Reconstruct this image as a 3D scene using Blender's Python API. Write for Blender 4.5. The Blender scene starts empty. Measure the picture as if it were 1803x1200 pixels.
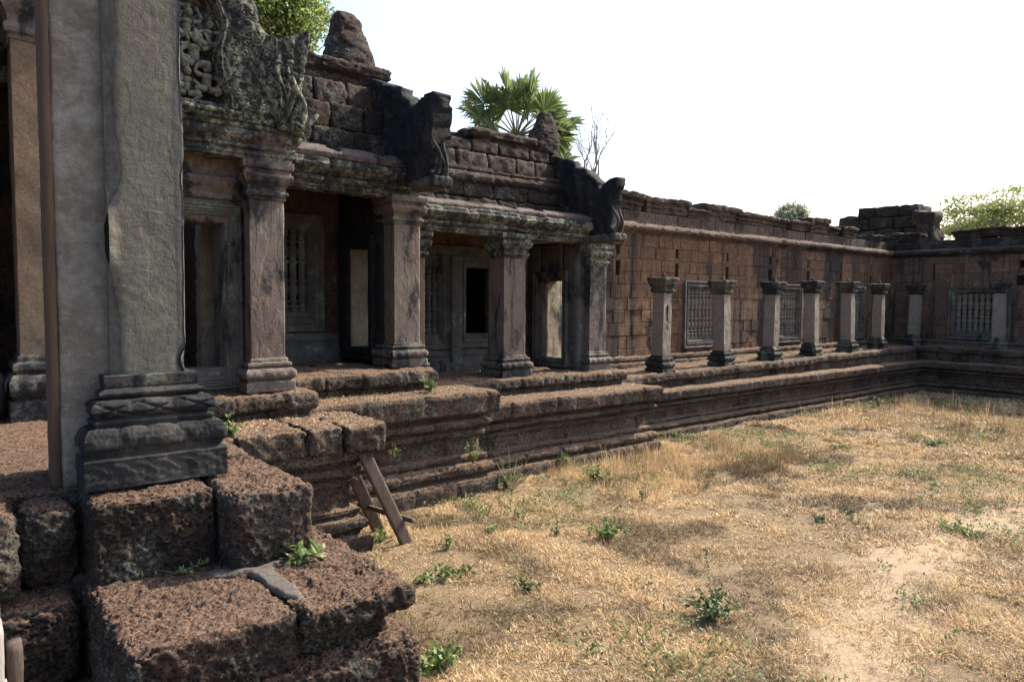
import bpy, math, random
import numpy as np
from mathutils import Matrix, Vector

# ------------------------------------------------------------------ camera, sky, sun, exposure
S = bpy.context.scene
C = S.collection
R_ = math.radians
def make_camera():
    pan, pit, rol = 0.6826, 0.056415, 0.006423
    f = np.array([math.sin(pan)*math.cos(pit), math.cos(pan)*math.cos(pit), -math.sin(pit)])
    r = np.array([math.cos(pan), -math.sin(pan), 0.0]); u = np.cross(r, f)
    r2 = r*math.cos(rol)+u*math.sin(rol); u2 = -r*math.sin(rol)+u*math.cos(rol)
    cd = bpy.data.cameras.new('camera'); co = bpy.data.objects.new('camera', cd); C.objects.link(co)
    m = Matrix(((r2[0], u2[0], -f[0], 0), (r2[1], u2[1], -f[1], 0), (r2[2], u2[2], -f[2], 3.2), (0, 0, 0, 1)))
    co.matrix_world = m
    cd.sensor_width = 36; cd.lens = 25.0; cd.clip_start = .05; cd.clip_end = 3000
    S.camera = co
make_camera()
SUN_EL, SUN_AZ = R_(42), R_(-4.5)            # azimuth from +X towards +Y
w = bpy.data.worlds.new('World'); S.world = w; w.use_nodes = True
nt = w.node_tree; bg = nt.nodes['Background']
sky = nt.nodes.new('ShaderNodeTexSky'); sky.sky_type = 'NISHITA'; sky.sun_disc = False
sky.sun_elevation = SUN_EL; sky.sun_rotation = R_(90)-SUN_AZ
sky.air_density = 1.0; sky.dust_density = 4.2; sky.ozone_density = 2.5
nt.links.new(sky.outputs[0], bg.inputs[0]); bg.inputs[1].default_value = 0.15
ld = bpy.data.lights.new('sun', 'SUN'); ld.energy = 3.8; ld.angle = R_(0.5); ld.color = (1, .91, .77)
lo = bpy.data.objects.new('sun', ld); C.objects.link(lo)
sd = Vector((math.cos(SUN_EL)*math.cos(SUN_AZ), math.cos(SUN_EL)*math.sin(SUN_AZ), math.sin(SUN_EL)))
lo.rotation_euler = sd.to_track_quat('Z', 'Y').to_euler(); lo.location = (20, -5, 30)
S.view_settings.view_transform = 'Standard'; S.view_settings.look = 'None'
S.view_settings.gamma = 1; S.view_settings.exposure = 1.5; S.view_settings.use_curve_mapping = False

# ------------------------------------------------------------------ numpy noise
def hsh(i, j, k, seed):
    h = (i.astype(np.int64)*374761393 + j.astype(np.int64)*668265263 + k.astype(np.int64)*1274126177 + seed*974711) & 0xffffffff
    h = ((h ^ (h >> 13))*1274126177) & 0xffffffff
    h = ((h ^ (h >> 16))*2246822519) & 0xffffffff
    return ((h ^ (h >> 15)) & 0xffffff)/16777215.0
def vnoise(p, seed=0):
    i = np.floor(p).astype(np.int64); f = p-i; f = f*f*(3-2*f)
    x, y, z = i[:, 0], i[:, 1], i[:, 2]; fx, fy, fz = f[:, 0], f[:, 1], f[:, 2]
    def L(a, b, t): return a+(b-a)*t
    c = [hsh(x+a, y+b, z+d, seed) for a in (0, 1) for b in (0, 1) for d in (0, 1)]
    return L(L(L(c[0], c[1], fz), L(c[2], c[3], fz), fy), L(L(c[4], c[5], fz), L(c[6], c[7], fz), fy), fx)*2-1
def fbm(p, scale, octv=3, seed=0, gain=.5):
    o = np.zeros(len(p)); a = 1.0; q = p*scale
    for k in range(octv):
        o += a*vnoise(q, seed+k*17); q = q*2.03+11.3; a *= gain
    return o
def worley(p, scale, seed=0):
    q = p*scale; i = np.floor(q).astype(np.int64); best = np.full(len(p), 9.0)
    for a in (-1, 0, 1):
        for b in (-1, 0, 1):
            for d in (-1, 0, 1):
                x, y, z = i[:, 0]+a, i[:, 1]+b, i[:, 2]+d
                dx = x+hsh(x, y, z, seed)-q[:, 0]; dy = y+hsh(x, y, z, seed+1)-q[:, 1]; dz = z+hsh(x, y, z, seed+2)-q[:, 2]
                best = np.minimum(best, dx*dx+dy*dy+dz*dz)
    return np.sqrt(best)

# ------------------------------------------------------------------ mesh builder
class MB:
    def __init__(s): s.V = []; s.F = []; s.T = []; s.n = 0
    def add(s, V, F, tint=0.0):
        V = np.asarray(V, float).reshape(-1, 3)
        if isinstance(F, np.ndarray): F = [F]
        for f in F:
            f = np.asarray(f, int)
            if f.size: s.F.append(f+s.n)
        s.V.append(V); s.n += len(V)
        s.T.append(np.broadcast_to(np.asarray(tint, float), (len(V),)).copy())
        return s
    def verts(s): return np.concatenate(s.V)
    def build(s, name, mat, parent=None, smooth=True, local=False, V=None):
        V = s.verts() if V is None else V
        me = bpy.data.meshes.new(name)
        me.vertices.add(len(V)); me.vertices.foreach_set('co', V.astype(np.float32).ravel())
        loops = np.concatenate([f.ravel() for f in s.F]); cnt = np.concatenate([np.full(len(f), f.shape[1]) for f in s.F])
        me.loops.add(len(loops)); me.loops.foreach_set('vertex_index', loops.astype(np.int32))
        me.polygons.add(len(cnt)); st = np.concatenate([[0], np.cumsum(cnt)[:-1]])
        me.polygons.foreach_set('loop_start', st.astype(np.int32)); me.polygons.foreach_set('loop_total', cnt.astype(np.int32))
        me.polygons.foreach_set('use_smooth', np.full(len(cnt), bool(smooth)))
        me.update(calc_edges=True); me.validate()
        at = me.attributes.new('tint', 'FLOAT', 'POINT')
        T = np.concatenate(s.T)
        if len(T) == len(me.vertices): at.data.foreach_set('value', T.astype(np.float32))
        me.materials.append(mat)
        o = bpy.data.objects.new(name, me); C.objects.link(o)
        if parent:
            o.parent = parent
            if not local: o.matrix_parent_inverse = WORLD_INV(parent)
        return o
def WORLD_INV(o):
    m = Matrix.Identity(4); q = o
    while q is not None:
        m = Matrix.LocRotScale(q.location, q.rotation_euler, q.scale) @ m
        if q.parent: m = q.matrix_parent_inverse @ m
        q = q.parent
    return m.inverted()
def tag(o, label=None, cat=None, group=None, kind=None):
    if label: o['label'] = label
    if cat: o['category'] = cat
    if group: o['group'] = group
    if kind: o['kind'] = kind
    return o
def thing(name, label, cat, loc=(0, 0, 0), group=None):
    o = bpy.data.objects.new(name, None); C.objects.link(o); o.location = loc; o.empty_display_size = .2
    return tag(o, label, cat, group)
def dup(o, parent=None):
    c = o.copy(); C.objects.link(c); c.parent = parent
    for ch in list(o.children): dup(ch, c)
    return c

def gridq(n, m, wrap=False):
    i = np.arange(n-1)[:, None]; mm = m if wrap else m-1
    j = np.arange(mm)[None, :]; j2 = (j+1) % m
    return np.stack([i*m+j, (i+1)*m+j, (i+1)*m+j2, i*m+j2], -1).reshape(-1, 4)
def box(x0, x1, y0, y1, z0, z1):
    V = np.array([(x, y, z) for z in (z0, z1) for y in (y0, y1) for x in (x0, x1)], float)
    F = np.array([(0, 2, 3, 1), (4, 5, 7, 6), (0, 1, 5, 4), (2, 6, 7, 3), (0, 4, 6, 2), (1, 3, 7, 5)])
    return V, F
_bc = {}
def boxgrid(n):
    if n in _bc: return _bc[n]
    P = []; Q = []; base = 0
    for ax in range(3):
        a, b = (ax+1) % 3, (ax+2) % 3
        A, B = np.meshgrid(np.arange(n[a]+1), np.arange(n[b]+1), indexing='ij')
        for s in (0, 1):
            p = np.zeros((A.size, 3), int); p[:, a] = A.ravel(); p[:, b] = B.ravel(); p[:, ax] = n[ax]*s
            q = gridq(n[a]+1, n[b]+1)
            if s == 0: q = q[:, ::-1]
            P.append(p); Q.append(q+base); base += len(p)
    P = np.concatenate(P); Q = np.concatenate(Q)
    key = (P[:, 0]*(n[1]+1)+P[:, 1])*(n[2]+1)+P[:, 2]
    _, idx, inv = np.unique(key, return_index=True, return_inverse=True)
    _bc[n] = (P[idx], inv.ravel()[Q]); return _bc[n]
def rock(x0, x1, y0, y1, z0, z1, res=.06, rnd=.04, amp=.012, seed=0, pits=0.0, scale=None, rot=0.0, lump=0.0):
    d = np.array([x1-x0, y1-y0, z1-z0]); n = tuple(int(max(2, round(v/res))) for v in d)
    P, Q = boxgrid(n); p = P/np.array(n)*d - d/2
    rr = min(rnd, d.min()*.45); inn = np.clip(p, -(d/2-rr), d/2-rr); e = p-inn; l = np.linalg.norm(e, axis=1); ok = l > 1e-9
    nr = np.zeros_like(p); nr[ok] = e[ok]/l[ok, None]
    p[ok] = inn[ok]+nr[ok]*rr
    ctr = np.array([(x0+x1)/2, (y0+y1)/2, (z0+z1)/2])
    wp = p+ctr+seed*3.7
    sc = scale or 3.0/max(.15, d.min())
    disp = amp*fbm(wp, sc, 4, seed, .55)
    if lump: disp += lump*fbm(wp, sc*.35, 2, seed+5)
    if pits:
        q = wp+.022*np.stack([vnoise(wp*28, 3), vnoise(wp*28, 4), vnoise(wp*28, 5)], 1); wv = worley(q, 33, seed); big_ = np.clip(.5+.9*fbm(wp, 3.5, 3, seed+6), .15, 1.2)
        disp -= pits*np.clip(.55-wv, 0, .4)*2.4*big_
        disp += pits*.55*fbm(wp, 22, 3, seed+3, .6)
    k = np.linalg.norm(nr, axis=1)
    p = p+nr*disp[:, None]
    if rot:
        c, s = math.cos(rot), math.sin(rot); p = np.stack([p[:, 0]*c-p[:, 1]*s, p[:, 0]*s+p[:, 1]*c, p[:, 2]], 1)
    return p+ctr, Q
def tube(pts, rad, seg=8):
    pts = np.asarray(pts, float); n = len(pts); rad = np.broadcast_to(rad, (n,))
    t = np.gradient(pts, axis=0); t /= np.linalg.norm(t, axis=1)[:, None]+1e-9
    ref = np.array([0, 0, 1.0]) if abs(t[0, 2]) < .9 else np.array([1.0, 0, 0])
    a = np.cross(t, ref); a /= np.linalg.norm(a, axis=1)[:, None]+1e-9; b = np.cross(t, a)
    th = np.linspace(0, 2*np.pi, seg, endpoint=False)
    V = pts[:, None]+rad[:, None, None]*(a[:, None]*np.cos(th)[None, :, None]+b[:, None]*np.sin(th)[None, :, None])
    V = V.reshape(-1, 3); F = [gridq(n, seg, True)]
    F += [np.array([np.arange(seg)[::-1]]), np.array([np.arange(seg)+(n-1)*seg])]
    return V, F
def ellip(c, r, seg=12, rings=8):
    u = np.linspace(0.001, np.pi-.001, rings); v = np.linspace(0, 2*np.pi, seg, endpoint=False)
    V = np.stack([np.sin(u)[:, None]*np.cos(v), np.sin(u)[:, None]*np.sin(v), np.cos(u)[:, None]*np.ones(seg)], -1).reshape(-1, 3)
    return V*np.array(r)+np.array(c), [gridq(rings, seg, True)]
def lathe(prof, c=(0, 0, 0), seg=16):
    pr = np.array(prof, float); th = np.linspace(0, 2*np.pi, seg, endpoint=False)
    V = np.stack([pr[:, 0][:, None]*np.cos(th), pr[:, 0][:, None]*np.sin(th), pr[:, 1][:, None]*np.ones(seg)], -1).reshape(-1, 3)+np.array(c)
    return V, [gridq(len(pr), seg, True)]
def resample(prof, res):
    out = [prof[0]]
    for a, b in zip(prof[:-1], prof[1:]):
        d = math.hypot(b[0]-a[0], b[1]-a[1]); k = max(1, int(math.ceil(d/res)))
        for i in range(1, k+1): out.append((a[0]+(b[0]-a[0])*i/k, a[1]+(b[1]-a[1])*i/k))
    return np.array(out)
def mould(path, prof, res=.06, pres=.04, amp=.012, joint=0.0, groove=.03, seed=0, closed=False, courses=None, blk=.012, nscale=7, dispf=None, wob=0.0, pits=0.0):
    """sweep a (out, z) profile along a plan path with mitred corners; outward = right of travel direction"""
    P = np.array(path, float)[:, :2]; n = len(P)
    seg = [(i, (i+1) % n) for i in range(n if closed else n-1)]
    nm = []
    for i, j in seg:
        t = (P[j]-P[i])/np.linalg.norm(P[j]-P[i]); nm.append(np.array([t[1], -t[0]]))
    mit = []
    for i in range(n):
        if closed: a, b = nm[i-1], nm[i]
        else: a, b = nm[max(0, i-1)], nm[min(len(nm)-1, i)]
        mit.append((a+b)/(1+a@b))
    pr = resample(prof, pres); m = len(pr)
    rows = []; ss = []; nrm = []; acc = 0
    for k, (i, j) in enumerate(seg):
        L = np.linalg.norm(P[j]-P[i]); c = max(1, int(round(L/res)))
        last = (k == len(seg)-1)
        for q in range(c+(1 if last else 0)):
            t = q/c
            A = P[i]+pr[:, :1]*mit[i]; B = P[j]+pr[:, :1]*mit[j]
            rows.append(np.concatenate([A+(B-A)*t, pr[:, 1:2]], 1)); ss.append(acc+L*t); nrm.append(nm[k])
        acc += L
    G = np.array(rows); ss = np.array(ss); nrm = np.array(nrm); N = len(G)
    V = G.reshape(-1, 3)
    tint = np.zeros((N, m)); disp = np.zeros((N, m)); rng = random.Random(seed)
    if joint:
        cs = courses or [(-9, 99)]
        for (za, zb) in cs:
            col = (pr[:, 1] >= za) & (pr[:, 1] < zb)
            if not col.any(): continue
            s = rng.uniform(0, joint); js = []
            while s < acc: js.append(s); s += joint*rng.uniform(.6, 1.4)
            js = np.array(js)
            if len(js) == 0: continue
            b = np.searchsorted(js, ss); tv = np.array([rng.uniform(-1, 1) for _ in range(len(js)+1)]); dv = np.array([rng.uniform(-1, 1) for _ in range(len(js)+1)])
            dj = np.abs(ss[:, None]-js[None]).min(1)
            g = -groove*np.exp(-(dj/max(.016, res*.55))**2)
            tint[:, col] = tv[b][:, None]; disp[:, col] += (dv[b]*blk+g)[:, None]
    if amp: disp += (amp*fbm(V+seed*5.1, nscale, 4, seed, .55)).reshape(N, m)
    if pits: disp -= pits*(np.clip(.55-worley(V+seed, 15, seed), 0, .4)*2).reshape(N, m)
    # local profile normal
    d = np.gradient(pr, axis=0); d /= np.linalg.norm(d, axis=1)[:, None]+1e-9
    no, nzv = d[:, 1], -d[:, 0]
    if dispf is not None: disp += dispf(ss, pr, acc)
    G2 = G.copy()
    G2[:, :, :2] += nrm[:, None, :]*(disp*no[None])[:, :, None]; G2[:, :, 2] += disp*nzv[None]
    if wob: G2[:, :, 2] += (wob*fbm(np.stack([G[:, :, 0].ravel(), G[:, :, 1].ravel(), np.zeros(N*m)], 1), .8, 2, seed+3)).reshape(N, m)
    return G2.reshape(-1, 3), [gridq(N, m)[:, ::-1]], tint.reshape(-1)
def frame2(o, ux, rect, prof, res=.08, amp=.003, seed=0, nrm=None):
    """mitred moulding round a rectangle in a wall plane. o origin, ux horizontal dir, nrm = wall outward; prof: (inset, proud)"""
    u0, u1, v0, v1 = rect; P = [(u0, v0), (u1, v0), (u1, v1), (u0, v1)]; mi = [(1, 1), (-1, 1), (-1, -1), (1, -1)]
    pr = np.array(prof, float); ux = np.array(ux, float); nn = np.array(nrm, float); o = np.array(o, float); rows = []
    for k in range(4):
        A = np.array(P[k]); B = np.array(P[(k+1) % 4]); a = np.array(mi[k]); b = np.array(mi[(k+1) % 4])
        c = max(1, int(np.linalg.norm(B-A)/res))
        for q in range(c):
            t = q/c; uv = (A+pr[:, :1]*a)*(1-t)+(B+pr[:, :1]*b)*t
            rows.append(o+uv[:, :1]*ux+uv[:, 1:2]*np.array([0, 0, 1.0])+pr[:, 1:2]*nn)
    G = np.array(rows); N, m = G.shape[:2]; V = G.reshape(-1, 3)
    if amp: V = V+(amp*fbm(V, 14, 3, seed))[:, None]*nn
    q = gridq(m, N, False)
    i = np.arange(N)[:, None]; j = np.arange(m-1)[None]; i2 = (i+1) % N
    F = np.stack([i*m+j, i2*m+j, i2*m+j+1, i*m+j+1], -1).reshape(-1, 4)
    return V, [F]
def inpoly(x, y, poly):
    r = np.zeros(x.shape, bool); n = len(poly)
    for k in range(n):
        x0, y0 = poly[k]; x1, y1 = poly[(k+1) % n]
        c = ((y0 > y) != (y1 > y))
        with np.errstate(divide='ignore', invalid='ignore'): xi = (x1-x0)*(y-y0)/(y1-y0+1e-12)+x0
        r ^= c & (x < xi)
    return r
def relief(poly, h, thick, fn=None, hb=None):
    """slab with outline poly in (a, b); front height fn(a, b) ; returns points via mapping fn_map(a, b, c), c = outward"""
    pl = np.array(poly, float); a0, b0 = pl.min(0)-h; a1, b1 = pl.max(0)+h
    na, nb = int((a1-a0)/h)+2, int((b1-b0)/h)+2
    A, B = np.meshgrid(a0+np.arange(na)*h, b0+np.arange(nb)*h, indexing='ij')
    ca = A[:-1, :-1]+h/2; cb = B[:-1, :-1]+h/2; M = inpoly(ca, cb, [tuple(p) for p in pl])
    idx = np.arange(na*nb).reshape(na, nb)
    q = np.stack([idx[:-1, :-1][M], idx[1:, :-1][M], idx[1:, 1:][M], idx[:-1, 1:][M]], -1)
    e = np.concatenate([q[:, [0, 1]], q[:, [1, 2]], q[:, [2, 3]], q[:, [3, 0]]]); lo_, hi = e.min(1), e.max(1); key = lo_*na*nb+hi
    uk, ix, ct = np.unique(key, return_index=True, return_counts=True); be = e[ix[ct == 1]]
    ab = np.stack([A.ravel(), B.ravel()], 1); bv = np.unique(be)
    best = np.full(len(bv), 1e9); bp = ab[bv].copy()
    for k in range(len(pl)):
        p, s = pl[k], pl[(k+1) % len(pl)]; d = s-p; t = np.clip(((ab[bv]-p)@d)/(d@d+1e-12), 0, 1); c = p+t[:, None]*d
        dd = np.linalg.norm(ab[bv]-c, axis=1); u = dd < best; best[u] = dd[u]; bp[u] = c[u]
    sn = best < h*1.2; ab[bv[sn]] = bp[sn]
    used = np.unique(q); rm = np.full(na*nb, -1); rm[used] = np.arange(len(used)); q = rm[q]; be = rm[be]; ab = ab[used]
    hf = fn(ab[:, 0], ab[:, 1]) if fn else np.zeros(len(ab)); hk = hb(ab[:, 0], ab[:, 1]) if hb else np.zeros(len(ab))
    n = len(ab); onb = np.zeros(n, bool); onb[np.unique(be)] = True
    hf = np.where(onb, np.minimum(hf, 0)-.012, hf)
    V = np.concatenate([np.column_stack([ab, hf]), np.column_stack([ab, -thick-hk])])
    F = [q, q[:, ::-1]+n, np.stack([be[:, 1], be[:, 0], be[:, 0]+n, be[:, 1]+n], 1)]
    return V, F
# ------------------------------------------------------------------ materials
KA = [.72]
class NT:
    def __init__(s, name, disp=False):
        s.m = bpy.data.materials.new(name); s.m.use_nodes = True; s.t = s.m.node_tree
        s.b = s.t.nodes['Principled BSDF']; s.out = s.t.nodes['Material Output']
        s.b.inputs['Specular IOR Level'].default_value = .25
    def n(s, typ, **kw):
        x = s.t.nodes.new(typ)
        for k, v in kw.items(): setattr(x, k, v)
        return x
    def l(s, a, b): s.t.links.new(a, b)
    def put(s, sock, v):
        if v is None: return
        if hasattr(v, 'is_output'): s.l(v, sock)
        else: sock.default_value = v
    def pos(s, scale=(1, 1, 1), local=False):
        if local: g = s.n('ShaderNodeTexCoord').outputs['Object']
        else: g = s.n('ShaderNodeNewGeometry').outputs['Position']
        if scale == (1, 1, 1): return g
        m = s.n('ShaderNodeMapping'); m.inputs['Scale'].default_value = scale; s.l(g, m.inputs[0]); return m.outputs[0]
    def noise(s, vec, sc, det=4, rough=.55, dist=0):
        x = s.n('ShaderNodeTexNoise'); s.l(vec, x.inputs['Vector']); x.inputs['Scale'].default_value = sc
        x.inputs['Detail'].default_value = det; x.inputs['Roughness'].default_value = rough; x.inputs['Distortion'].default_value = dist
        return x.outputs['Fac']
    def vor(s, vec, sc, feat='F1', rnd=1):
        x = s.n('ShaderNodeTexVoronoi', feature=feat); s.l(vec, x.inputs['Vector']); x.inputs['Scale'].default_value = sc; x.inputs['Randomness'].default_value = rnd
        return x.outputs['Distance']
    def ramp(s, f, lo, hi, a=0.0, b=1.0):
        x = s.n('ShaderNodeMapRange'); x.interpolation_type = 'SMOOTHSTEP'; s.put(x.inputs[0], f)
        for k, v in ((1, lo), (2, hi), (3, a), (4, b)): x.inputs[k].default_value = v
        return x.outputs[0]
    def mix(s, f, a, b, mode='MIX'):
        x = s.n('ShaderNodeMix', data_type='RGBA', blend_type=mode); s.put(x.inputs[0], f)
        s.put(x.inputs[6], (*[v*KA[0] for v in a], 1) if isinstance(a, tuple) else a); s.put(x.inputs[7], (*[v*KA[0] for v in b], 1) if isinstance(b, tuple) else b); return x.outputs[2]
    def math(s, op, a, b=None, c=None):
        x = s.n('ShaderNodeMath', operation=op); s.put(x.inputs[0], a); s.put(x.inputs[1], b); s.put(x.inputs[2], c); return x.outputs[0]
    def attr(s, name='tint'): return s.n('ShaderNodeAttribute', attribute_name=name).outputs['Fac']
    def up(s):
        g = s.n('ShaderNodeNewGeometry'); x = s.n('ShaderNodeSeparateXYZ'); s.l(g.outputs['Normal'], x.inputs[0]); return x.outputs['Z']
    def bump(s, h, dist, strength=1, prev=None):
        x = s.n('ShaderNodeBump'); x.inputs['Strength'].default_value = strength; x.inputs['Distance'].default_value = dist; s.l(h, x.inputs['Height'])
        if prev is not None: s.l(prev, x.inputs['Normal'])
        return x.outputs[0]
    def done(s, col, rough, nrm=None):
        s.put(s.b.inputs['Base Color'], (*col, 1) if isinstance(col, tuple) else col); s.put(s.b.inputs['Roughness'], rough)
        if nrm is not None: s.l(nrm, s.b.inputs['Normal'])
        return s.m

def laterite(name, c1, c2, black=.35, lich=.3, pit=26.0, bump=.02, dust_lit=(.20, .115, .07), streak=0.0, dust_lit_amt=.75, lc=(.21, .225, .18), crust_shade=.5, bstr=1.0):
    m = NT(name); P = m.pos(); t = m.attr()
    big = m.noise(P, .9, 5, .6); mid = m.noise(P, 5.5, 5, .65); fine = m.noise(P, 42, 5, .75); grit = m.noise(P, 110, 3, .7)
    col = m.mix(m.ramp(mid, .35, .68), c1, c2)
    col = m.mix(m.ramp(t, -1, 1, 0, .7), col, m.mix(.55, col, (.05, .038, .034), 'MIX'))
    # porous cells
    wp = m.n('ShaderNodeVectorMath', operation='ADD'); m.l(P, wp.inputs[0])
    dn = m.n('ShaderNodeTexNoise'); m.l(P, dn.inputs['Vector']); dn.inputs['Scale'].default_value = pit*.9; dn.inputs['Detail'].default_value = 4; dn.inputs['Roughness'].default_value = .65
    sc = m.n('ShaderNodeVectorMath', operation='SCALE'); m.l(dn.outputs['Color'], sc.inputs[0]); sc.inputs['Scale'].default_value = 1.7/pit; m.l(sc.outputs[0], wp.inputs[1])
    v = m.vor(wp.outputs[0], pit); v2 = m.vor(wp.outputs[0], pit*2.7)
    hole = m.ramp(v, .40, .20); hole2 = m.ramp(v2, .38, .18)
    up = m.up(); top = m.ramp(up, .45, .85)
    col = m.mix(m.math('MULTIPLY', top, m.ramp(mid, .2, .6, dust_lit_amt*.6, dust_lit_amt)), col, m.mix(m.ramp(fine, .38, .62), tuple(v*.3 for v in dust_lit), tuple(v*1.15 for v in dust_lit)))  # upward faces: dust plus a sunlit tone painted into the colour
    # black weathering crust and pale lichen; side-face shade painted into the black
    bl = m.ramp(big, .64-black*.42, .70-black*.25)
    bl = m.math('MULTIPLY', bl, m.ramp(m.noise(P, 9, 6, .75), .32, .58, .45, .97))
    bl = m.math('MAXIMUM', bl, m.math('MULTIPLY', m.ramp(m.noise(P, 16, 6, .75), .36, .62), crust_shade))
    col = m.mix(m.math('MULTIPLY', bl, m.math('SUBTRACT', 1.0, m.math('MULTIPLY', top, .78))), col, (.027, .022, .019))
    lm = m.math('MULTIPLY', m.ramp(m.noise(P, 2.3, 4, .6), .62-lich*.3, .72-lich*.2), m.ramp(m.noise(P, 24, 5, .75), .42, .62))
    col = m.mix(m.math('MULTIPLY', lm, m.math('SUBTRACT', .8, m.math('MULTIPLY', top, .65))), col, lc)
    col = m.mix(m.math('MULTIPLY', m.ramp(grit, .55, .8), .5), col, tuple(min(1, v*2.0) for v in c2))
    col = m.mix(m.math('MULTIPLY', m.math('MAXIMUM', hole, m.math('MULTIPLY', hole2, .8)), .85), col, (.012, .009, .008))  # pits painted near black, their inner shade put into the colour
    if streak:
        st = m.noise(m.pos((2.2, 2.2, .14)), 1.0, 5, .65); col = m.mix(m.ramp(st, .60-streak*.25, .72-streak*.2, 0, .85), col, (.03, .027, .03))
    h = m.math('SUBTRACT', m.math('ADD', m.math('MULTIPLY', fine, 1.0), m.math('MULTIPLY', grit, .45)), m.math('ADD', m.math('MULTIPLY', hole, .9), m.math('MULTIPLY', hole2, .45)))
    return m.done(col, .97, m.bump(h, bump, bstr))

def sandstone(name, c1, c2, black=.4, green=.3, pink=None, bump=.006, fs=30, streak=.3, gcol=(.22, .26, .17), chisel=0.0, bscale=1.3, local=False, mottle=0.0, flake=0.0, edge=None):
    m = NT(name); P = m.pos(local=local); PS = m.pos((1.25, 1.25, .5), local); t = m.attr()
    big = m.noise(PS, bscale*1.1, 7, .66, .3); mid = m.noise(P, 4.2, 5, .6); fine = m.noise(P, fs, 6, .75); grit = m.noise(P, fs*3.2, 3, .7)
    col = m.mix(m.ramp(mid, .35, .65), c1, c2)
    if pink: col = m.mix(m.ramp(m.noise(P, .8, 3), .42, .6), col, pink)
    col = m.mix(m.math('MULTIPLY', m.ramp(fine, .44, .66), .6), col, tuple(v*.42 for v in c1))
    col = m.mix(m.math('MULTIPLY', m.ramp(fine, .46, .3), .5), col, tuple(min(1, v*1.55) for v in c1))
    col = m.mix(m.ramp(t, -1, 1, .0, .35), col, (.06, .055, .05))
    h = m.math('ADD', fine, m.math('MULTIPLY', grit, .5)); h = m.math('ADD', h, m.math('MULTIPLY', mid, 1.2))
    if chisel:
        ch = m.noise(m.pos((5, 5, 26)), 1.0, 4, .6, .6); ch2 = m.ramp(m.noise(P, 2.6, 3), .45, .6)
        h = m.math('ADD', h, m.math('MULTIPLY', m.math('MULTIPLY', ch, ch2), chisel))
    if flake: h = m.math('ADD', h, m.math('MULTIPLY', m.math('ADD', m.ramp(m.noise(PS, 2.6, 3, .5), .50, .53), m.math('MULTIPLY', m.ramp(m.noise(PS, 7, 3, .5), .56, .60), .5)), flake))
    gm = m.math('MULTIPLY', m.ramp(m.noise(P, 2.0, 6, .7), .64-green*.3, .72-green*.25), m.ramp(m.noise(P, 19, 6, .75), .40, .58))
    col = m.mix(m.math('MULTIPLY', gm, .8), col, gcol)
    bl = m.math('MULTIPLY', m.ramp(big, .68-black*.34, .75-black*.32), m.ramp(m.noise(P, 13, 6, .8), .34, .54, .4, .97))
    if mottle: bl = m.math('MAXIMUM', bl, m.math('MULTIPLY', m.ramp(m.noise(P, 13, 6, .75, .5), .47, .55), mottle))
    col = m.mix(bl, col, (.016, .018, .021))
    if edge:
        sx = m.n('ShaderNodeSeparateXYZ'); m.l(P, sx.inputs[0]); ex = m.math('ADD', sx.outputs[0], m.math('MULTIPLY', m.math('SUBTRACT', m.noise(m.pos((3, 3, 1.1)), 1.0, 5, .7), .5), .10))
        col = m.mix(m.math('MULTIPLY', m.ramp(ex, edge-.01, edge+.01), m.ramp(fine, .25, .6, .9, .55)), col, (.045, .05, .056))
    if streak:
        st = m.noise(m.pos((6, 6, .35), local), 1.0, 5, .65); col = m.mix(m.ramp(st, .66-streak*.25, .78-streak*.2, 0, .8), col, (.03, .03, .03))
    return m.done(col, .92, m.bump(h, bump*1.3))

def plain(name, c1, c2, sc=8, rough=.8, bump=0.0, stretch=(1, 1, 1), trans=0.0, tintamt=0.0, local=False):
    m = NT(name); P = m.pos(stretch, local)
    col = m.mix(m.ramp(m.noise(P, sc, 5, .65), .3, .7), c1, c2)
    if tintamt:
        col = m.mix(m.ramp(m.attr(), -1, 1, 0, 1), m.mix(tintamt, col, tuple(v*.25 for v in c1)), m.mix(tintamt, col, tuple(min(1, v*1.7) for v in c2)))
    nb = m.bump(m.noise(P, sc*5, 4, .7), bump) if bump else None
    mat = m.done(col, rough, nb)
    if trans:
        tr = m.n('ShaderNodeBsdfTranslucent'); m.l(col, tr.inputs[0]); mx = m.n('ShaderNodeMixShader'); mx.inputs[0].default_value = trans
        m.l(m.b.outputs[0], mx.inputs[1]); m.l(tr.outputs[0], mx.inputs[2]); m.l(mx.outputs[0], m.out.inputs[0])
    return mat
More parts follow.
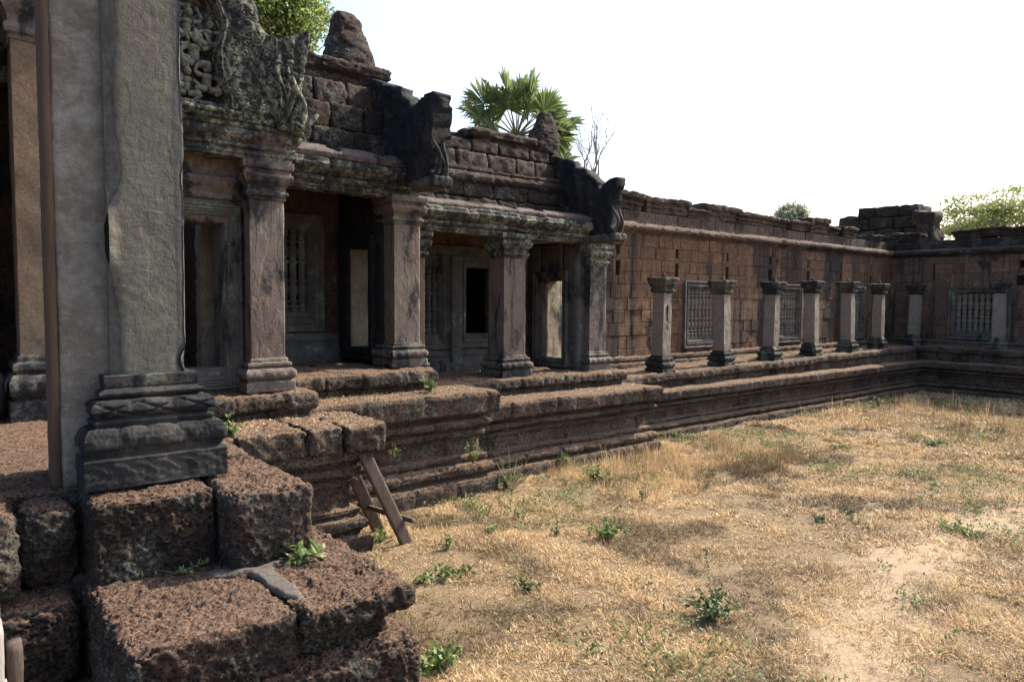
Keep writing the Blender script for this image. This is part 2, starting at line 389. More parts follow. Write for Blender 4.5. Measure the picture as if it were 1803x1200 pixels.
def grass_ground_mat():
    KA[0] = 1.0
    m = NT('dry_grass_soil'); P = m.pos()
    a = m.noise(P, .55, 5, .6); b = m.noise(P, 2.2, 5, .65); f = m.noise(P, 45, 5, .8); g = m.noise(P, 150, 3, .7)
    col = m.mix(m.ramp(b, .35, .65), (.25, .18, .10), (.18, .125, .072))
    # trodden path of bare pale earth
    xyz = m.n('ShaderNodeSeparateXYZ'); m.l(P, xyz.inputs[0]); dx = m.math('SUBTRACT', xyz.outputs[0], 10.5)
    cy = m.math('SUBTRACT', 3.7, m.math('MULTIPLY', m.math('MULTIPLY', dx, dx), .052)); d = m.math('ABSOLUTE', m.math('SUBTRACT', xyz.outputs[1], cy))
    d = m.math('ADD', d, m.math('MULTIPLY', m.math('SUBTRACT', m.noise(P, 1.6, 4, .6), .5), 1.6))
    col = m.mix(m.math('MULTIPLY', m.ramp(d, .75, .1), m.ramp(xyz.outputs[0], 17, 12)), col, (.42, .31, .195))
    col = m.mix(m.math('MULTIPLY', m.ramp(m.noise(P, 1.3, 5, .7, .4), .56, .70), .7), col, (.13, .10, .08))
    col = m.mix(m.math('MULTIPLY', m.ramp(f, .48, .66), .6), col, (.085, .06, .045))
    col = m.mix(m.math('MULTIPLY', m.ramp(g, .52, .7), .5), col, (.40, .31, .20))
    h = m.math('ADD', f, m.math('MULTIPLY', g, .6)); r = m.done(col, 1.0, m.bump(h, .03)); KA[0] = .72
    return r

M = {}
M['wall'] = laterite('laterite_wall', (.26, .142, .078), (.40, .225, .125), black=.25, lich=.05, pit=24, bump=.022, streak=.55, dust_lit_amt=.3, crust_shade=.28, dust_lit=(.25, .17, .11))
M['farwall'] = laterite('laterite_wall_far', (.22, .14, .09), (.31, .195, .13), black=.2, lich=.08, pit=24, bump=.012, streak=.35, dust_lit_amt=.3, crust_shade=.35)
M['roof'] = laterite('laterite_roof', (.105, .068, .048), (.175, .11, .076), black=.9, lich=.4, pit=24, bump=.02, dust_lit=(.15, .095, .065), dust_lit_amt=.5, crust_shade=.85)
M['base'] = laterite('laterite_base', (.19, .125, .085), (.30, .20, .135), black=.5, lich=.6, pit=26, bump=.026, dust_lit=(.36, .235, .15), dust_lit_amt=.9, lc=(.22, .215, .165), crust_shade=.75)
M['block'] = laterite('laterite_block', (.13, .08, .055), (.21, .13, .09), black=.72, lich=.5, pit=42, bump=.022, dust_lit=(.30, .18, .115), dust_lit_amt=.85, lc=(.17, .185, .15), crust_shade=.75)
M['cap'] = laterite('laterite_coping', (.19, .125, .09), (.27, .18, .13), black=.5, lich=.35, pit=28, bump=.014, dust_lit=(.22, .16, .12), lc=(.22, .20, .16), crust_shade=.5)
M['sand'] = sandstone('sandstone', (.225, .198, .165), (.15, .128, .108), black=.58, green=.35, pink=(.22, .165, .135), bump=.008, mottle=.35)
M['shaft'] = sandstone('sandstone_shaft', (.22, .155, .10), (.155, .115, .08), black=.15, green=.08, pink=(.20, .125, .075), streak=.15, bump=.005)
M['pinkshaft'] = sandstone('sandstone_pink_shaft', (.20, .16, .128), (.25, .20, .16), black=.45, green=.2, pink=(.215, .15, .115), streak=.4, bump=.007, flake=.7)
M['pillar'] = sandstone('sandstone_pillar', (.34, .295, .24), (.25, .21, .168), black=.08, green=.18, pink=(.30, .245, .21), streak=.25, bump=.006, flake=.8)
M['pillarbase'] = sandstone('sandstone_pillar_base', (.16, .14, .11), (.10, .085, .07), black=.7, green=.4, streak=.1, bump=.012)
M['ent'] = sandstone('sandstone_entablature', (.22, .19, .15), (.15, .125, .10), black=.66, green=.8, gcol=(.36, .41, .30), streak=.05, bump=.010, bscale=2.6, mottle=.8)
M['ledge'] = sandstone('sandstone_ledge', (.215, .17, .145), (.15, .115, .10), black=.5, green=.3, mottle=.4, bump=.02, fs=18, streak=0)
M['carve'] = sandstone('sandstone_carving', (.19, .175, .135), (.11, .095, .078), black=.62, green=.8, gcol=(.34, .37, .25), streak=.05, bump=.010, bscale=4.5, mottle=.95)
M['carve2'] = sandstone('sandstone_weathered', (.17, .14, .12), (.10, .082, .07), black=.5, green=.25, streak=.2, bump=.016)
M['figure'] = sandstone('sandstone_figures', (.27, .26, .20), (.17, .16, .125), black=.3, green=.5, gcol=(.27, .30, .21), streak=.1, bump=.006, mottle=.3)
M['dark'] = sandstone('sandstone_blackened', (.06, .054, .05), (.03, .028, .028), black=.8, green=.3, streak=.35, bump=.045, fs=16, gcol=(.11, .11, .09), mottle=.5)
M['jamb'] = sandstone('sandstone_jamb_lit', (.44, .38, .27), (.30, .24, .16), black=.35, green=.25, streak=.4, bump=.006)  # tan stone, lightened in colour to stand for reflected light
M['frame'] = sandstone('sandstone_frame', (.135, .125, .11), (.085, .077, .068), black=.42, green=.35, streak=.25, bump=.004)
M['baluster'] = sandstone('sandstone_baluster', (.26, .225, .18), (.19, .155, .12), black=.25, green=.1, streak=.1, bump=.003)
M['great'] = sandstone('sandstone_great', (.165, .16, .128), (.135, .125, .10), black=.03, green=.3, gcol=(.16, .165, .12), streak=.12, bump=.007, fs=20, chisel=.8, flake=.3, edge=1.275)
M['greatbase'] = sandstone('sandstone_great_base', (.085, .078, .07), (.042, .04, .04), black=.75, green=.3, streak=.05, bump=.012)
M['repair'] = sandstone('concrete_repair', (.345, .325, .285), (.215, .185, .15), black=.16, green=.05, streak=.35, bump=.02, fs=16, bscale=2.2)
M['mortar'] = plain('mortar', (.19, .165, .14), (.115, .095, .08), sc=16, rough=1, bump=.02)
M['wood'] = plain('grey_wood', (.13, .095, .072), (.07, .05, .038), sc=3, rough=.75, bump=.006, stretch=(9, 9, 1.2))
M['redwood'] = plain('red_wood', (.105, .066, .043), (.07, .044, .03), sc=3, rough=.7, bump=.003, stretch=(12, 12, .8))
M['palewood'] = plain('pale_wood', (.34, .31, .29), (.24, .21, .19), sc=3, rough=.7, bump=.003, stretch=(9, 9, 1.2))
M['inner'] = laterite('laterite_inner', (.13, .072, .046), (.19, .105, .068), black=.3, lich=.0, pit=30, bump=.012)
M['soil'] = grass_ground_mat()
M['ledgegrass'] = plain('ledge_grass', (.16, .12, .085), (.30, .23, .16), sc=1.1, rough=.8, tintamt=.7)
KA[0] = 1.0
M['blade'] = plain('dry_blade', (.30, .21, .108), (.47, .335, .18), sc=1.1, rough=.6, trans=.2, tintamt=.72)
M['leaf'] = plain('weed_leaf', (.095, .14, .042), (.155, .205, .07), sc=9, rough=.5, trans=.35, tintamt=.35)
M['creeper'] = plain('creeper_leaf', (.11, .14, .05), (.18, .21, .08), sc=2, rough=.6, trans=.3, tintamt=.4)
M['leafdark'] = plain('shrub_leaf', (.06, .085, .032), (.10, .135, .055), sc=9, rough=.5, trans=.3, tintamt=.35)
M['stem'] = plain('stem', (.09, .08, .04), (.06, .045, .025), sc=10)
M['straw'] = plain('straw_stem', (.30, .23, .14), (.22, .16, .09), sc=10)
M['palm'] = plain('palm_leaf', (.085, .125, .045), (.155, .195, .07), sc=2, rough=.4, trans=.45, tintamt=.35)
M['palmstem'] = plain('palm_stalk', (.18, .19, .09), (.13, .12, .06), sc=6, rough=.5)
M['bark'] = plain('bark', (.12, .10, .08), (.07, .055, .045), sc=8, rough=.95, bump=.02)
M['palebark'] = plain('pale_bark', (.27, .25, .22), (.20, .18, .16), sc=8, rough=.95, bump=.01)
M['tree1'] = plain('tree_leaf', (.115, .165, .045), (.22, .275, .08), sc=1.2, rough=.45, trans=.5, tintamt=.4)
M['tree2'] = plain('tree_leaf_yellow', (.13, .16, .05), (.21, .235, .085), sc=1.2, rough=.45, trans=.5, tintamt=.4)
M['tree3'] = plain('tree_leaf_far', (.20, .235, .16), (.26, .29, .19), sc=1.2, rough=.5, trans=.45, tintamt=.4)  # leaf colour paled to paint in distance haze
# ------------------------------------------------------------------ shared builders
def add3(mb, r): mb.add(r[0], r[1], r[2]); return mb
def tprof(h, depth, k=1.0):
    L = [(.19, -.15), (.19, .11), (.165, .155), (.08, .165), (.10, .185), (.15, .215), (.155, .26), (.12, .30), (.06, .31), (.06, .325), (.08, .335), (.08, .375), (.03, .385), (0, .39), (0, .56),
         (.05, .565), (.062, .61), (.02, .62), (.02, .64), (.085, .65), (.125, .675), (.13, .70), (.11, .725), (.05, .735), (.08, .765), (.165, .785), (.19, .80), (.205, .96), (.175, 1.0)]
    out = [(o*k, z*h if z > 0 else z) for o, z in L]; out.append((-depth, h+.012)); return out
def tcourses(h): return [(-1, .16*h), (.16*h, .305*h), (.305*h, .60*h), (.60*h, .735*h), (.735*h, 9)]
def sprof(z0, h, depth):
    return [(-.02, z0-.06), (0, z0+.02), (.01, z0+h*.36), (-.02, z0+h*.40), (.05, z0+h*.44), (.085, z0+h*.55), (.085, z0+h*.85), (.05, z0+h), (-depth, z0+h+.01)]
def terrace_stage(t, path, h, depth, seed, res=.035, k=1.35, joint=.75):
    mb = MB(); add3(mb, mould(path, tprof(h, depth, k), res=res, pres=.028, amp=.010, joint=joint, groove=.03, seed=seed, courses=tcourses(h), blk=.013, nscale=7, wob=.014, pits=.016))
    return mb.build('base_moulding', M['base'], t)
def step_stage(t, path, z0, h, depth, seed, res=.035, shear=None):
    mb = MB(); r = mould(path, sprof(z0, h, depth), res=res, pres=.03, amp=.022, joint=.7, groove=.035, seed=seed, courses=[(-9, z0+h*.4), (z0+h*.4, 99)], blk=.02, nscale=6, wob=.02, pits=.02)
    if shear: r[0][:, 2] += shear(r[0])
    add3(mb, r); return mb.build('upper_step', M['base'], t)
def sub_rect(r, h):
    a0, a1, b0, b1 = r; c0, c1, d0, d1 = h
    if c1 <= a0 or c0 >= a1 or d1 <= b0 or d0 >= b1: return [r]
    o = []
    if c0 > a0: o.append((a0, c0, b0, b1))
    if c1 < a1: o.append((c1, a1, b0, b1))
    m0, m1 = max(a0, c0), min(a1, c1)
    if d0 > b0: o.append((m0, m1, b0, d0))
    if d1 < b1: o.append((m0, m1, d1, b1))
    return o
def blockwall(mb, o, ux, nn, u0, u1, z0, z1, holes=(), rh=.33, bw=(.27, .62), seed=0, dep=.3, g=.0022, pz=.008):
    o = np.array(o, float); ux = np.array(ux, float); nn = np.array(nn, float); rng = random.Random(seed)
    nr = max(1, round((z1-z0)/rh)); zs = [z0+(z1-z0)*i/nr+(rng.uniform(-.02, .02) if 0 < i < nr else 0) for i in range(nr+1)]
    for i in range(nr):
        u = u0; us = [u0]
        while u < u1-bw[0]*.6: u += rng.uniform(*bw); us.append(min(u, u1))
        us[-1] = u1
        for a, b in zip(us[:-1], us[1:]):
            R = [(a, b, zs[i], zs[i+1])]
            for h in holes: R = [q for r in R for q in sub_rect(r, h)]
            for (a0, a1, b0, b1) in R:
                if a1-a0 < .02 or b1-b0 < .02: continue
                e = min(.012, (a1-a0)*.2, (b1-b0)*.2); d = rng.uniform(-pz, pz)
                def J(): return rng.uniform(-.005, .005)
                rim = [(a0+g, b0+g), (a1-g, b0+g), (a1-g, b1-g), (a0+g, b1-g)]
                inn = [(a0+g+e+J(), b0+g+e+J()), (a1-g-e+J(), b0+g+e+J()), (a1-g-e+J(), b1-g-e+J()), (a0+g+e+J(), b1-g-e+J())]
                P = [(u_, v_, -dep) for u_, v_ in rim]+[(u_, v_, d-e*.8) for u_, v_ in rim]+[(u_, v_, d+J()*.6) for u_, v_ in inn]
                V = np.array([o+ux*p[0]+np.array([0, 0, p[1]])+nn*p[2] for p in P])
                F = [(8, 9, 10, 11)]+[(4+k, 4+(k+1) % 4, 8+(k+1) % 4, 8+k) for k in range(4)]+[(k, (k+1) % 4, 4+(k+1) % 4, 4+k) for k in range(4)]
                mb.add(V, np.array(F), rng.uniform(-1, 1))
    return mb
def wall_backing(mb, o, ux, nn, u0, u1, z0, z1, d=-.3):
    o = np.array(o, float); ux = np.array(ux, float); nn = np.array(nn, float)
    V = [o+ux*u+np.array([0, 0, z])+nn*dd for dd in (d-.25, d) for z in (z0, z1) for u in (u0, u1)]
    mb.add(V, np.array([(0, 2, 3, 1), (4, 5, 7, 6), (0, 1, 5, 4), (2, 6, 7, 3), (0, 4, 6, 2), (1, 3, 7, 5)]), -.6)
def bal_prof(h, r):
    L = [(.98, 0), (.98, .03), (.7, .04), (1, .052), (1, .088), (.7, .1), (.7, .118), (1, .132), (1, .145), (.72, .158), (.66, .18), (.88, .22), (1.0, .265), (.95, .31), (.66, .355), (1.0, .372), (1.0, .398), (.66, .415), (.78, .45)]
    L = L+[(a, 1-b) for a, b in reversed(L)]
    q = [(0.0, 0)]+[(a*r, b*h) for a, b in L]+[(0.0, h)]
    return q
FP = [(0, -.12), (0, .055), (.05, .055), (.055, .04), (.09, .04), (.095, .028), (.12, .028), (.125, .045), (.14, .05), (.155, .045), (.16, .01), (.20, .01), (.205, -.02), (.24, -.02), (.24, -.33)]
FP2 = [(0, -.12), (0, .07), (.03, .07), (.035, .055), (.055, .055), (.06, .07), (.075, .07), (.08, .045), (.10, .045), (.105, .055), (.115, .05), (.12, .03), (.14, .03), (.145, .04), (.155, .035), (.16, .012), (.185, .012), (.19, -.01), (.24, -.01), (.24, -.45)]
def window(parent, o, ux, nn, rect, nbal, seed=0, mat='frame', bmat='baluster', fw=.24, sill=True, skip=(), broken=(), FP=FP):
    mb = MB(); k = fw/.24; V, F = frame2(o, ux, rect, [(a*k, b) for a, b in FP], amp=.003, seed=seed, nrm=nn); mb.add(V, F)
    w_ = mb.build('window', M[mat], parent)
    o_ = np.array(o, float); ux_ = np.array(ux, float); nn_ = np.array(nn, float)
    u0, u1, v0, v1 = rect[0]+fw, rect[1]-fw, rect[2]+fw, rect[3]-fw
    if sill:
        mb = MB(); V, F = box(0, 1, 0, 1, 0, 1)
        for (a0, a1, b0, b1, d0, d1) in ((u0, u1, v0-.002, v0+.07, -.3, -.03), (u0-.02, u1+.02, v0-.11, v0-.03, -.1, .03)):
            W = np.array([o_+ux_*(a0+(a1-a0)*p[0])+np.array([0, 0, b0+(b1-b0)*p[2]])+nn_*(d0+(d1-d0)*p[1]) for p in V]); mb.add(W, F)
        mb.build('sill', M[mat], w_, smooth=False)
    if nbal:
        sp = (u1-u0)/nbal; h = v1-v0-.07; r = sp*.54
        for i in range(nbal):
            if i in skip: continue
            mb = MB(); hh = h*(.55 if i in broken else 1)
            pr = [q for q in bal_prof(h, r) if q[1] <= hh+.001]
            c = o_+ux_*(u0+sp*(i+.5))-nn_*.13; V, F = lathe(pr, (c[0], c[1], v0+.068), 12); mb.add(V, F)
            mb.build('baluster', M[bmat], w_)
    return w_
def rectpath(x0, x1, y0, y1): return [(x0, y0), (x1, y0), (x1, y1), (x0, y1)]
def petals(period, z0, z1, amp, ph=0.0, kind='petal'):
    def fn(ss, pr, L):
        zz = pr[:, 1]; m = np.clip((zz-z0)/(z1-z0), 0, 1); m = np.where((zz > z0) & (zz < z1), np.sin(np.pi*m), 0)
        if kind == 'petal': w = np.abs(np.cos(np.pi*(ss+ph)/period))**.6
        elif kind == 'diamond':
            t = ((ss+ph)/period) % 1; mm = np.clip((zz-z0)/(z1-z0), 0, 1)
            d = np.abs(np.abs(t[:, None]-.5)*2-np.abs(mm[None]-.5)*2); return -amp*np.exp(-(d/.16)**2)*((zz > z0) & (zz < z1))[None]
        else: w = np.sin(2*np.pi*(ss+ph)/period)
        return amp*w[:, None]*m[None]
    return fn
def addf(*fs): return lambda a, b, c: sum(f(a, b, c) for f in fs)
CB = [(-.12, 0), (.10, 0), (.10, .13), (.06, .135), (.06, .15), (.085, .165), (.105, .20), (.105, .25), (.075, .29), (.04, .295), (.04, .31), (.065, .32), (.065, .36), (.025, .37), (.025, .40), (0, .42)]
CC = [(0, -.47), (.02, -.46), (.02, -.43), (.045, -.42), (.055, -.39), (.045, -.36), (.02, -.355), (.02, -.33), (.03, -.30), (.075, -.24), (.10, -.19), (.10, -.16), (.075, -.15), (.075, -.10), (.105, -.095), (.11, -.05), (.11, 0), (-.12, 0)]
def column(parent, x0, x1, y0, y1, z0, z1, mat='pinkshaft', bmat='sand', cmat='ent', seed=0, bh=1.0, ch=1.0, res=.03):
    p = rectpath(x0, x1, y0, y1); a, b = z0+.42*bh, z1-.47*ch
    mb = MB(); add3(mb, mould(p, [(0, a-.02), (0, b+.02)], res=res, pres=.05, amp=.007, seed=seed, closed=True, nscale=3)); sh = mb.build('column', M[mat], parent)
    mb = MB(); add3(mb, mould(p, [(o, z0+z*bh) for o, z in CB], res=.02, pres=.02, amp=.008, seed=seed+1, closed=True, nscale=9, dispf=petals(.11, z0+.15*bh, z0+.29*bh, .02))); mb.build('column_base', M[bmat], sh)
    mb = MB(); add3(mb, mould(p, [(o, z1+z*ch) for o, z in CC], res=.025, pres=.02, amp=.006, seed=seed+2, closed=True, nscale=9, dispf=petals(.12, z1-.31*ch, z1-.17*ch, .014))); mb.build('capital', M[cmat], sh)
    return sh
def entprof(z0, h, k=1.0):
    L = [(-.25, 0), (.02, 0), (.02, .10), (.05, .11), (.05, .16), (.02, .17), (.03, .25), (.09, .30), (.105, .36), (.09, .42), (.05, .43), (.05, .47), (.09, .50), (.16, .60), (.21, .72), (.22, .80), (.20, .84), (.20, .97), (.17, 1.0), (-.45, 1.12)]
    return [(o*k, z0+z*h) for o, z in L]

# ------------------------------------------------------------------ ground
def ground():
    gx = np.concatenate([[-400, -150, -60, -25, -12], np.arange(-6, 34, .25), [40, 60, 150, 400]]); gy = np.concatenate([[-400, -150, -50, -20, -10], np.arange(-5, 13, .25), [16, 25, 60, 150, 400]])
    A, B = np.meshgrid(gx, gy, indexing='ij'); V = np.column_stack([A.ravel(), B.ravel(), np.zeros(A.size)]); V[:, 2] = gz(V[:, 0], V[:, 1])
    mb = MB(); mb.add(V, gridq(len(gx), len(gy))); o = mb.build('ground', M['soil']); tag(o, kind='structure', label='dry straw coloured courtyard ground with bare earth patches', cat='ground')
def gz(x, y):
    p = np.column_stack([x, y, np.zeros(len(x))]); fade = np.clip((40-np.abs(x))/20, 0, 1)
    return (.035*fbm(p, .5, 2, 5)+.02*fbm(p, 1.7, 2, 8))*fade-.015
ground()

# ------------------------------------------------------------------ long gallery terrace (L-shaped, runs on under the far wing)
ZF = lambda x: 1.46+(np.asarray(x)-13)*.011
t = thing('gallery_terrace', 'long L-shaped moulded laterite terrace carrying the row of short stone pillars', 'terrace', (20, 10.6, 0))
terrace_stage(t, [(11.2, 10.80), (27.99, 10.80), (27.99, 1.0)], 1.12, .9, 11, res=.06)
step_stage(t, [(11.2, 10.98), (28.4, 10.98), (28.4, 1.0)], 1.08, .38, 1.75, 12, res=.06, shear=lambda V: np.where(V[:, 2] > 1.2, ZF(np.minimum(V[:, 0], 28))-1.46, 0))
# ------------------------------------------------------------------ gallery wall
def gallery(name, label, o, ux, nn, u0, u1, zf, wins, slots, seed, mat, capblocks, plz):
    t = thing(name, label, 'wall', (o[0]+ux[0]*(u0+u1)/2, o[1]+ux[1]*(u0+u1)/2, 0))
    holes = [(a+.05, b-.05, 1.9, 3.8) for a, b in wins]+list(slots)
    mb = MB(); blockwall(mb, o, ux, nn, u0, u1, plz, 5.0, holes, seed=seed); wall_backing(mb, o, ux, nn, u0, u1, 1.0, 5.2, -.34); mb.build('wall', M[mat], t, smooth=False)
    for i, (a, b) in enumerate(wins): window(t, o, ux, nn, (a, b, 1.86, 3.8), 8, seed+i)
    return t
o1, u1_, n1 = (0, 12.6, 0), (1, 0, 0), (0, -1, 0)
sl = []
for x in (13.75, 16.18, 18.58, 20.95, 23.3, 25.65, 28.0): sl += [(x-.06, x+.06, 4.42, 4.66), (x-.075, x+.075, 3.88, 4.26)]
gw = gallery('gallery_wall', 'long brown laterite block wall with three balustered windows behind the pillar row', o1, u1_, n1, 11.1, 29.77, 1.46, [(16.5, 18.4), (21.0, 22.9), (25.6, 27.5)], sl, 21, 'wall', None, 1.62)
mb = MB(); add3(mb, mould([(11.1, 12.6), (29.7, 12.6)], [(-.05, 1.3), (.17, 1.34), (.17, 1.55), (.14, 1.6), (.10, 1.61), (.13, 1.66), (.11, 1.74), (.03, 1.77), (-.1, 1.79)], res=.08, amp=.012, joint=.6, seed=31)); mb.build('plinth', M['base'], gw)
CN = [(-.1, 4.97), (.03, 4.98), (.04, 5.02), (.10, 5.05), (.155, 5.10), (.165, 5.16), (.14, 5.22), (.05, 5.27), (-.35, 5.34)]
mb = MB(); add3(mb, mould([(11.2, 12.6), (29.7, 12.6)], CN, res=.07, pres=.03, amp=.02, joint=.8, seed=32, pits=.02)); mb.build('cornice', M['cap'], gw)
mb = MB(); blockwall(mb, (0, 12.92, 0), u1_, n1, 11.5, 30.2, 5.2, 5.64, seed=33, rh=.44, bw=(.35, .7), dep=.5, pz=.02); mb.build('parapet', M['cap'], gw, smooth=False)
CPB = [(-.3, 0), (0, 0), (.03, .02), (.03, .10), (.06, .12), (.06, .16), (.03, .17), (.05, .22), (.12, .27), (.13, .31), (.13, 1.0), (.10, 1.02), (-.3, 1.02)]
def coping(parent, segs, fixed, axis, mat='cap', sd=0):
    for i, (a, b, zt) in enumerate(segs):
        h = zt-5.63; L = [(o, 5.63+min(z, 1)*h*(1 if z < .9 else 1) if z >= .9 else 5.63+z*h/.42*.75 if h > .25 else 5.63+z*h) for o, z in CPB]
        L = [(-.3, 5.63), (0, 5.63), (.03, 5.63+h*.08), (.03, 5.63+h*.28), (.07, 5.63+h*.36), (.07, 5.63+h*.44), (.03, 5.63+h*.48), (.05, 5.63+h*.58), (.12, 5.63+h*.7), (.13, 5.63+h*.82), (.13, 5.63+h*.96), (.10, 5.63+h), (-.2, 5.63+h)]
        pth = rectpath(a, b, fixed, fixed+.5) if axis == 0 else rectpath(fixed, fixed+.5, a, b)
        mb = MB(); add3(mb, mould(pth, L, res=.07, pres=.03, amp=.022, joint=.55, groove=.03, seed=sd+i, closed=True, pits=.035, wob=.07)); mb.build('coping_block', M[mat], parent)
coping(gw, [(14.2, 14.95, 6.12), (15.25, 17.0, 6.08), (17.1, 17.9, 5.93), (17.95, 18.75, 6.14), (18.8, 19.55, 6.1), (19.6, 22.3, 6.02), (22.75, 23.9, 5.95), (24.0, 25.15, 6.2), (25.2, 25.9, 5.98), (26.35, 27.3, 6.05), (28.6, 29.5, 5.9)], 12.95, 0, sd=40)
# ------------------------------------------------------------------ far wing
fo, fu, fn_ = (29.77, 0, 0), (0, 1, 0), (-1, 0, 0)
fs = [(8.05, 8.27, 4.48, 4.74), (8.0, 8.35, 3.86, 4.2), (11.0, 11.06, 4.1, 4.7), (4.0, 4.2, 4.45, 4.7)]
fw_ = gallery('far_gallery_wall', 'shaded laterite wall closing the court at the far end, with one wide balustered window', fo, fu, fn_, .5, 13.4, 1.6, [(8.5, 10.5), (3.2, 5.2)], fs, 51, 'farwall', None, 1.7)
mb = MB(); add3(mb, mould([(29.77, 12.55), (29.77, .5)], [(-.05, 1.3), (.17, 1.34), (.17, 1.62), (.14, 1.68), (.10, 1.70), (.12, 1.76), (.03, 1.84), (-.1, 1.86)], res=.1, amp=.012, joint=.6, seed=52)); mb.build('plinth', M['base'], fw_)
mb = MB(); add3(mb, mould([(29.77, 12.55), (29.77, .5)], [(o, z-.02) for o, z in CN], res=.08, pres=.03, amp=.02, joint=.9, seed=53, pits=.02)); mb.build('cornice', M['roof'], fw_)
mb = MB(); blockwall(mb, (30.1, 0, 0), fu, fn_, .5, 13.2, 5.15, 5.62, seed=54, rh=.44, bw=(.4, .8), dep=.5, pz=.02); mb.build('parapet', M['roof'], fw_, smooth=False)
coping(fw_, [(.5, 3.0, 5.95), (3.05, 6.9, 6.0), (6.95, 8.9, 5.97), (8.95, 10.45, 5.98), (11.8, 12.6, 5.98)], 30.12, 1, 'roof', sd=60)
# ruined tower stump in the corner
t = thing('ruined_tower', 'dark broken laterite tower stump rising behind the far corner of the court', 'ruin', (32.5, 13.5, 0))
mb = MB(); rng = random.Random(4)
for (ya, yb, za, zb, xa) in ((11.75, 16.1, 4.6, 5.3, 31.3), (11.8, 16.1, 5.3, 5.85, 31.4), (11.9, 15.5, 5.85, 6.35, 31.5), (12.2, 14.95, 6.35, 6.85, 31.6), (12.45, 14.9, 6.85, 7.35, 31.65)):
    y = ya
    while y < yb-.3:
        wd = min(rng.uniform(.7, 1.25), yb-y)
        V, Q = rock(xa+rng.uniform(-.05, .05), 33.2, y+.008, y+wd-.008, za, zb-.01, res=.14, rnd=.07, amp=.03, seed=int(y*10), lump=.03); mb.add(V, Q, rng.uniform(-1, 1)); y += wd
for (a, b, c, d, e, f_) in ((31.2, 32.4, 15.4, 16.5, 4.6, 6.55), (30.7, 32.0, 15.0, 16.9, 4.6, 5.9), (31.3, 32.4, 14.7, 15.6, 6.3, 6.95), (31.2, 32.2, 11.65, 12.35, 5.6, 6.95), (30.9, 31.9, 13.6, 15.3, 4.9, 5.75), (31.2, 32.3, 12.0, 12.5, 6.3, 7.0)):
    V, Q = rock(a, b, c, d, e, f_, res=.1, rnd=.16, amp=.04, seed=int(c*7), lump=.09); mb.add(V, Q, rng.uniform(-1, 1))
mb.build('stump_masonry', M['roof'], t)

# ------------------------------------------------------------------ short pillars
def pillar_parts(parent, seed):
    p = rectpath(-.165, .165, -.165, .165)
    mb = MB(); add3(mb, mould(p, [(0, .42), (0, 1.2), (-.012, 1.95)], res=.02, pres=.03, amp=.010, seed=seed, closed=True, nscale=4)); mb.build('shaft', M['pillar'], parent, local=True)
    B = [(-.1, -.02), (.10, -.02), (.105, .10), (.07, .11), (.07, .14), (.095, .17), (.10, .23), (.065, .27), (.04, .28), (.06, .31), (.055, .36), (.02, .38), (0, .43)]
    mb = MB(); add3(mb, mould(p, B, res=.022, pres=.022, amp=.014, seed=seed+1, closed=True, nscale=9, dispf=petals(.09, .13, .26, .018))); mb.build('base', M['pillarbase'], parent, local=True)
    K = [(-.012, 1.93), (.01, 1.95), (.045, 1.97), (.05, 2.01), (.02, 2.03), (.03, 2.07), (.085, 2.15), (.10, 2.19), (.08, 2.20), (.105, 2.215), (.115, 2.29), (.10, 2.305), (-.1, 2.31)]
    mb = MB(); add3(mb, mould(p, K, res=.022, pres=.02, amp=.012, seed=seed+2, closed=True, nscale=9, dispf=petals(.1, 2.06, 2.2, .012))); cp = mb.build('capital', M['pillarbase'], parent, local=True)
    mb = MB(); V, F = lathe([(0.001, 0), (.05, 0), (.055, .05), (.045, .10), (.02, .13), (.001, .135)], (0.02, 0, 2.29), 10); mb.add(V, F); mb.build('tenon', M['pillarbase'], cp, local=True)
PL = ['nearest short pillar of the terrace row, pinkish with a dark flaked scar down its courtyard face', 'second short pillar from the porch, standing before the first gallery window', 'third short pillar from the porch, just left of the second gallery window',
      'fourth short pillar from the porch, just right of the second gallery window', 'fifth short pillar from the porch, left of the third gallery window', 'last short pillar of the long row, the one nearest the far corner',
      'short pillar on the far terrace with a shaded shaft, left of the far window', 'short pillar on the far terrace standing in front of the far window']
PP = [(13.87, 11.255), (16.44, 11.265), (18.84, 11.275), (21.22, 11.295), (23.66, 11.335), (25.99, 11.385), (28.75, 11.28), (28.75, 8.50)]
p0 = None
for i, (x, y) in enumerate(PP):
    if p0 is None:
        q = thing('stone_pillar', PL[0], 'pillar', (0, 0, 0), 'short stone pillars along the terrace edge'); pillar_parts(q, 70); p0 = q
    else: q = dup(p0); q['label'] = PL[i]
    q.location = (x, y, float(ZF(min(x, 28)))-.01); q.scale = (1+.03*math.sin(i*2.1), 1+.03*math.sin(i*3.3), 1+.014*math.sin(i*4.7+1)); q.rotation_euler = (R_(random.Random(i).uniform(-1.3, 1.3)), R_(random.Random(i+9).uniform(-1.3, 1.3)), R_([3.5, 5, 4, 5.5, 4.5, 5, 3, -2][i]))
mb = MB(); V, F = relief([(-.02, 1.62), (.03, 1.66), (.05, 1.5), (.035, 1.38), (.06, 1.25), (.045, 1.1), (.02, .98), (.0, .9), (-.02, 1.0), (.0, 1.15), (-.035, 1.3), (-.03, 1.45)], .012, .02, lambda a, b: .006*fbm(np.column_stack([a, b, a*0]), 30, 3, 4)); mb.add(np.column_stack([V[:, 0], -.169-V[:, 2], V[:, 1]]), F); mb.build('flaked_scar', M['dark'], p0, local=True)
